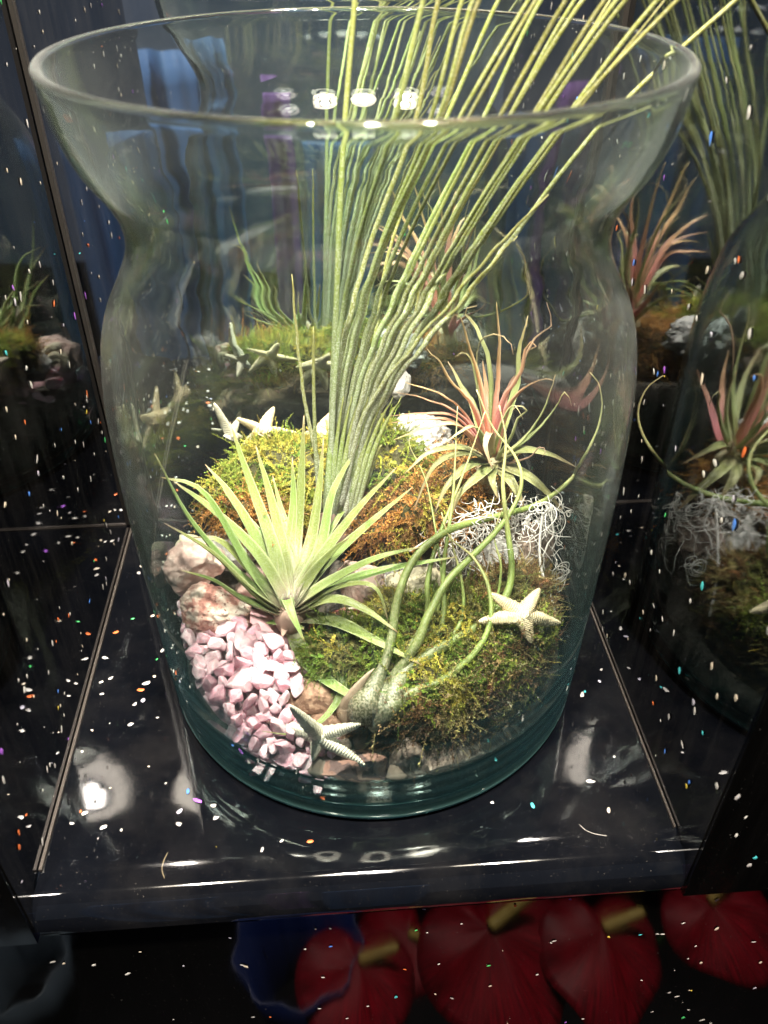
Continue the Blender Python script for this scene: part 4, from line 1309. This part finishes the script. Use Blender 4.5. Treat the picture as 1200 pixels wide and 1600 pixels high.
# ------------------------------------------------------------------ red anthuriums below the shelf (seen in the lower mirror panel)
M_red_sp = leaf_mat('red_spathe', [(0, (.11, .0008, .005)), (.5, (.13, .001, .006)), (1, (.085, .0008, .005))], edge=(.10, .004, .01), edge_amt=.2, transl=.02, rough=.5, stripe=.3, vary=0)
for n_ in M_red_sp.node_tree.nodes:
    if n_.type == 'BSDF_PRINCIPLED': n_.inputs['Specular IOR Level'].default_value = .10
M_spad = stone_mat('yellow_spadix', [(.3, (.22, .15, .02)), (.7, (.27, .22, .06))], 300, rough=.6, bstr=.5)
def mirror_y(p):
    # virtual point seen in the lower panel -> real point in front of it
    q = Vector(p); uu, vv = q.dot(WN), q.dot(WA)
    vv = 2 * .1965 - vv
    return room(uu, vv, q.z)
def anthurium(px, py, y, R, rot, label, spx=(0, 0), cream=False):
    c0 = at_y(px, py, y)
    c = mirror_y(c0)
    e = empty('anthurium', c, label, 'flower', 'red anthuriums below the shelf')
    e['label'] = label
    v, f, uv = [], [], []
    nr, na = 10, 40
    for side in (0, 1):
        for i in range(nr + 1):
            q = i / nr
            for k in range(na):
                a = 2 * math.pi * k / na
                hr = R * (.78 + .22 * math.cos(a) + .30 * math.exp(-((math.pi - abs(a - math.pi)) / .35) ** 2) - .30 * math.exp(-((a - math.pi) / .45) ** 2))
                x, yy = q * hr * math.sin(a) * 1.05, q * hr * math.cos(a)
                zz = -.18 * R * q * q + .05 * R * math.sin(a * 5 + q * 4) * q + .02 * R * math.sin(9 * a) * q - side * .0012
                w = Vector((x, yy, zz))
                w.rotate(Quaternion((0, 0, 1), rot[2])); w.rotate(Quaternion((1, 0, 0), rot[0])); w.rotate(Quaternion((0, 1, 0), rot[1]))
                v.append(c + w); uv.append((k / na * 4 % 1, q))
    for side in (0, 1):
        o = side * (nr + 1) * na
        for i in range(nr):
            for k in range(na):
                q = (o + i * na + k, o + (i + 1) * na + k, o + (i + 1) * na + (k + 1) % na, o + i * na + (k + 1) % na)
                f.append(q if side == 0 else q[::-1])
    o = (nr + 1) * na
    for k in range(na): f.append((nr * na + k, o + nr * na + k, o + nr * na + (k + 1) % na, nr * na + (k + 1) % na))
    link('spathe', pydata('spathe', v, f, uv), M_red_sp, e)
    d = Vector((.85, -.25, .45)); d.rotate(Quaternion((0, 0, 1), rot[2])); d.rotate(Quaternion((1, 0, 0), rot[0])); d.rotate(Quaternion((0, 1, 0), rot[1]))
    v, uv, f = tube_arrays([c + d * .002, c + d * R * .3, c + d * R * .62], lambda t: R * .08 * (1 - .25 * t) * (1 if t < .93 else .6), 12, 12)
    link('spadix', pydata('spadix', v, f), M_spad, e)
    v, uv, f = tube_arrays([c - Vector((0, 0, .004)), c + Vector((.01, -.04, -.15)), c + Vector((.02, -.09, -.4))], .0025, 12, 8)
    link('stalk', pydata('stalk', v, f), simple('green_stalk', (.04, .12, .03), .4), e)
anthurium(560, 1520, .262, .050, (-.25, .1, .15), 'red anthurium with yellow spadix at the left under the shelf')
anthurium(768, 1470, .262, .062, (-.30, -.05, -.15), 'broad red anthurium in the middle under the shelf')
anthurium(945, 1470, .262, .050, (-.25, .1, .1), 'red anthurium with pale yellow spadix right of centre under the shelf')
anthurium(1115, 1430, .268, .042, (-.3, -.2, -.3), 'red anthurium at the far right under the shelf corner')
anthurium(640, 1475, .300, .045, (-.1, -.1, .9), 'red anthurium half hidden between the left and the broad one under the shelf')
M_bluew = simple('blue_wrap', (.003, .009, .05), .4)
M_greyw = simple('grey_wrap', (.035, .05, .065), .5)
def wrap(px, py, y, r0, r1, h, mat, label):
    c = mirror_y(at_y(px, py, y))
    v, f = lathe('w', [(r0 - .001, 0), (r0, 0), (r1, h), (r1 - .001, h), (r0 - .001, .001)], 40)
    v = [Vector(p) * 1 + Vector((0, 0, 0)) for p in v]
    for i, p in enumerate(v):
        a = math.atan2(p.y, p.x); k = 1 + .06 * math.sin(a * 9) * p.z / h
        v[i] = Vector((p.x * k, p.y * k, p.z)) + c
    tag(link('flower_pot', pydata('flower_pot', v, f), mat, loc=c), label, 'pot')
wrap(480, 1600, .275, .03, .045, .12, M_bluew, 'dark blue wrapped flower pot under the shelf')
wrap(60, 1600, .275, .03, .042, .10, M_greyw, 'grey blue flower pot at the far left under the shelf')
spot('shop_fill_light', (.1, -.5, 1.6), (.08, .1, -.4), 5, .04, 40, (1, .95, .9), .8)  # weak unseen fill added over the anthuriums

# two stray threads on the front of the shelf
for pts, lab in ((((262, 1332), (256, 1345), (253, 1358), (257, 1372)), 'tiny curled brown thread lying at the left on the shelf front'),
                 (((905, 1288), (915, 1297), (930, 1303), (948, 1306)), 'fine pale hair lying at the right on the shelf front')):
    P = [at_z(x, y, .0002 - .00005 * i) for i, (x, y) in enumerate(pts)]
    v, uv, f = tube_arrays(P, .00007, 20, 5)
    tag(link('thread', pydata('thread', v, f), M_fib if pts[0][0] > 500 else M_dry, loc=P[0]), lab, 'thread')

# light passes through the real glass onto everything inside (refracted shadows)
vase_o.cycles.is_caustics_caster = True
for o in bpy.data.objects:
    if o.type == 'MESH' and o is not vase_o: o.cycles.is_caustics_receiver = True
    if o.type == 'LIGHT': o.data.cycles.is_caustics_light = True
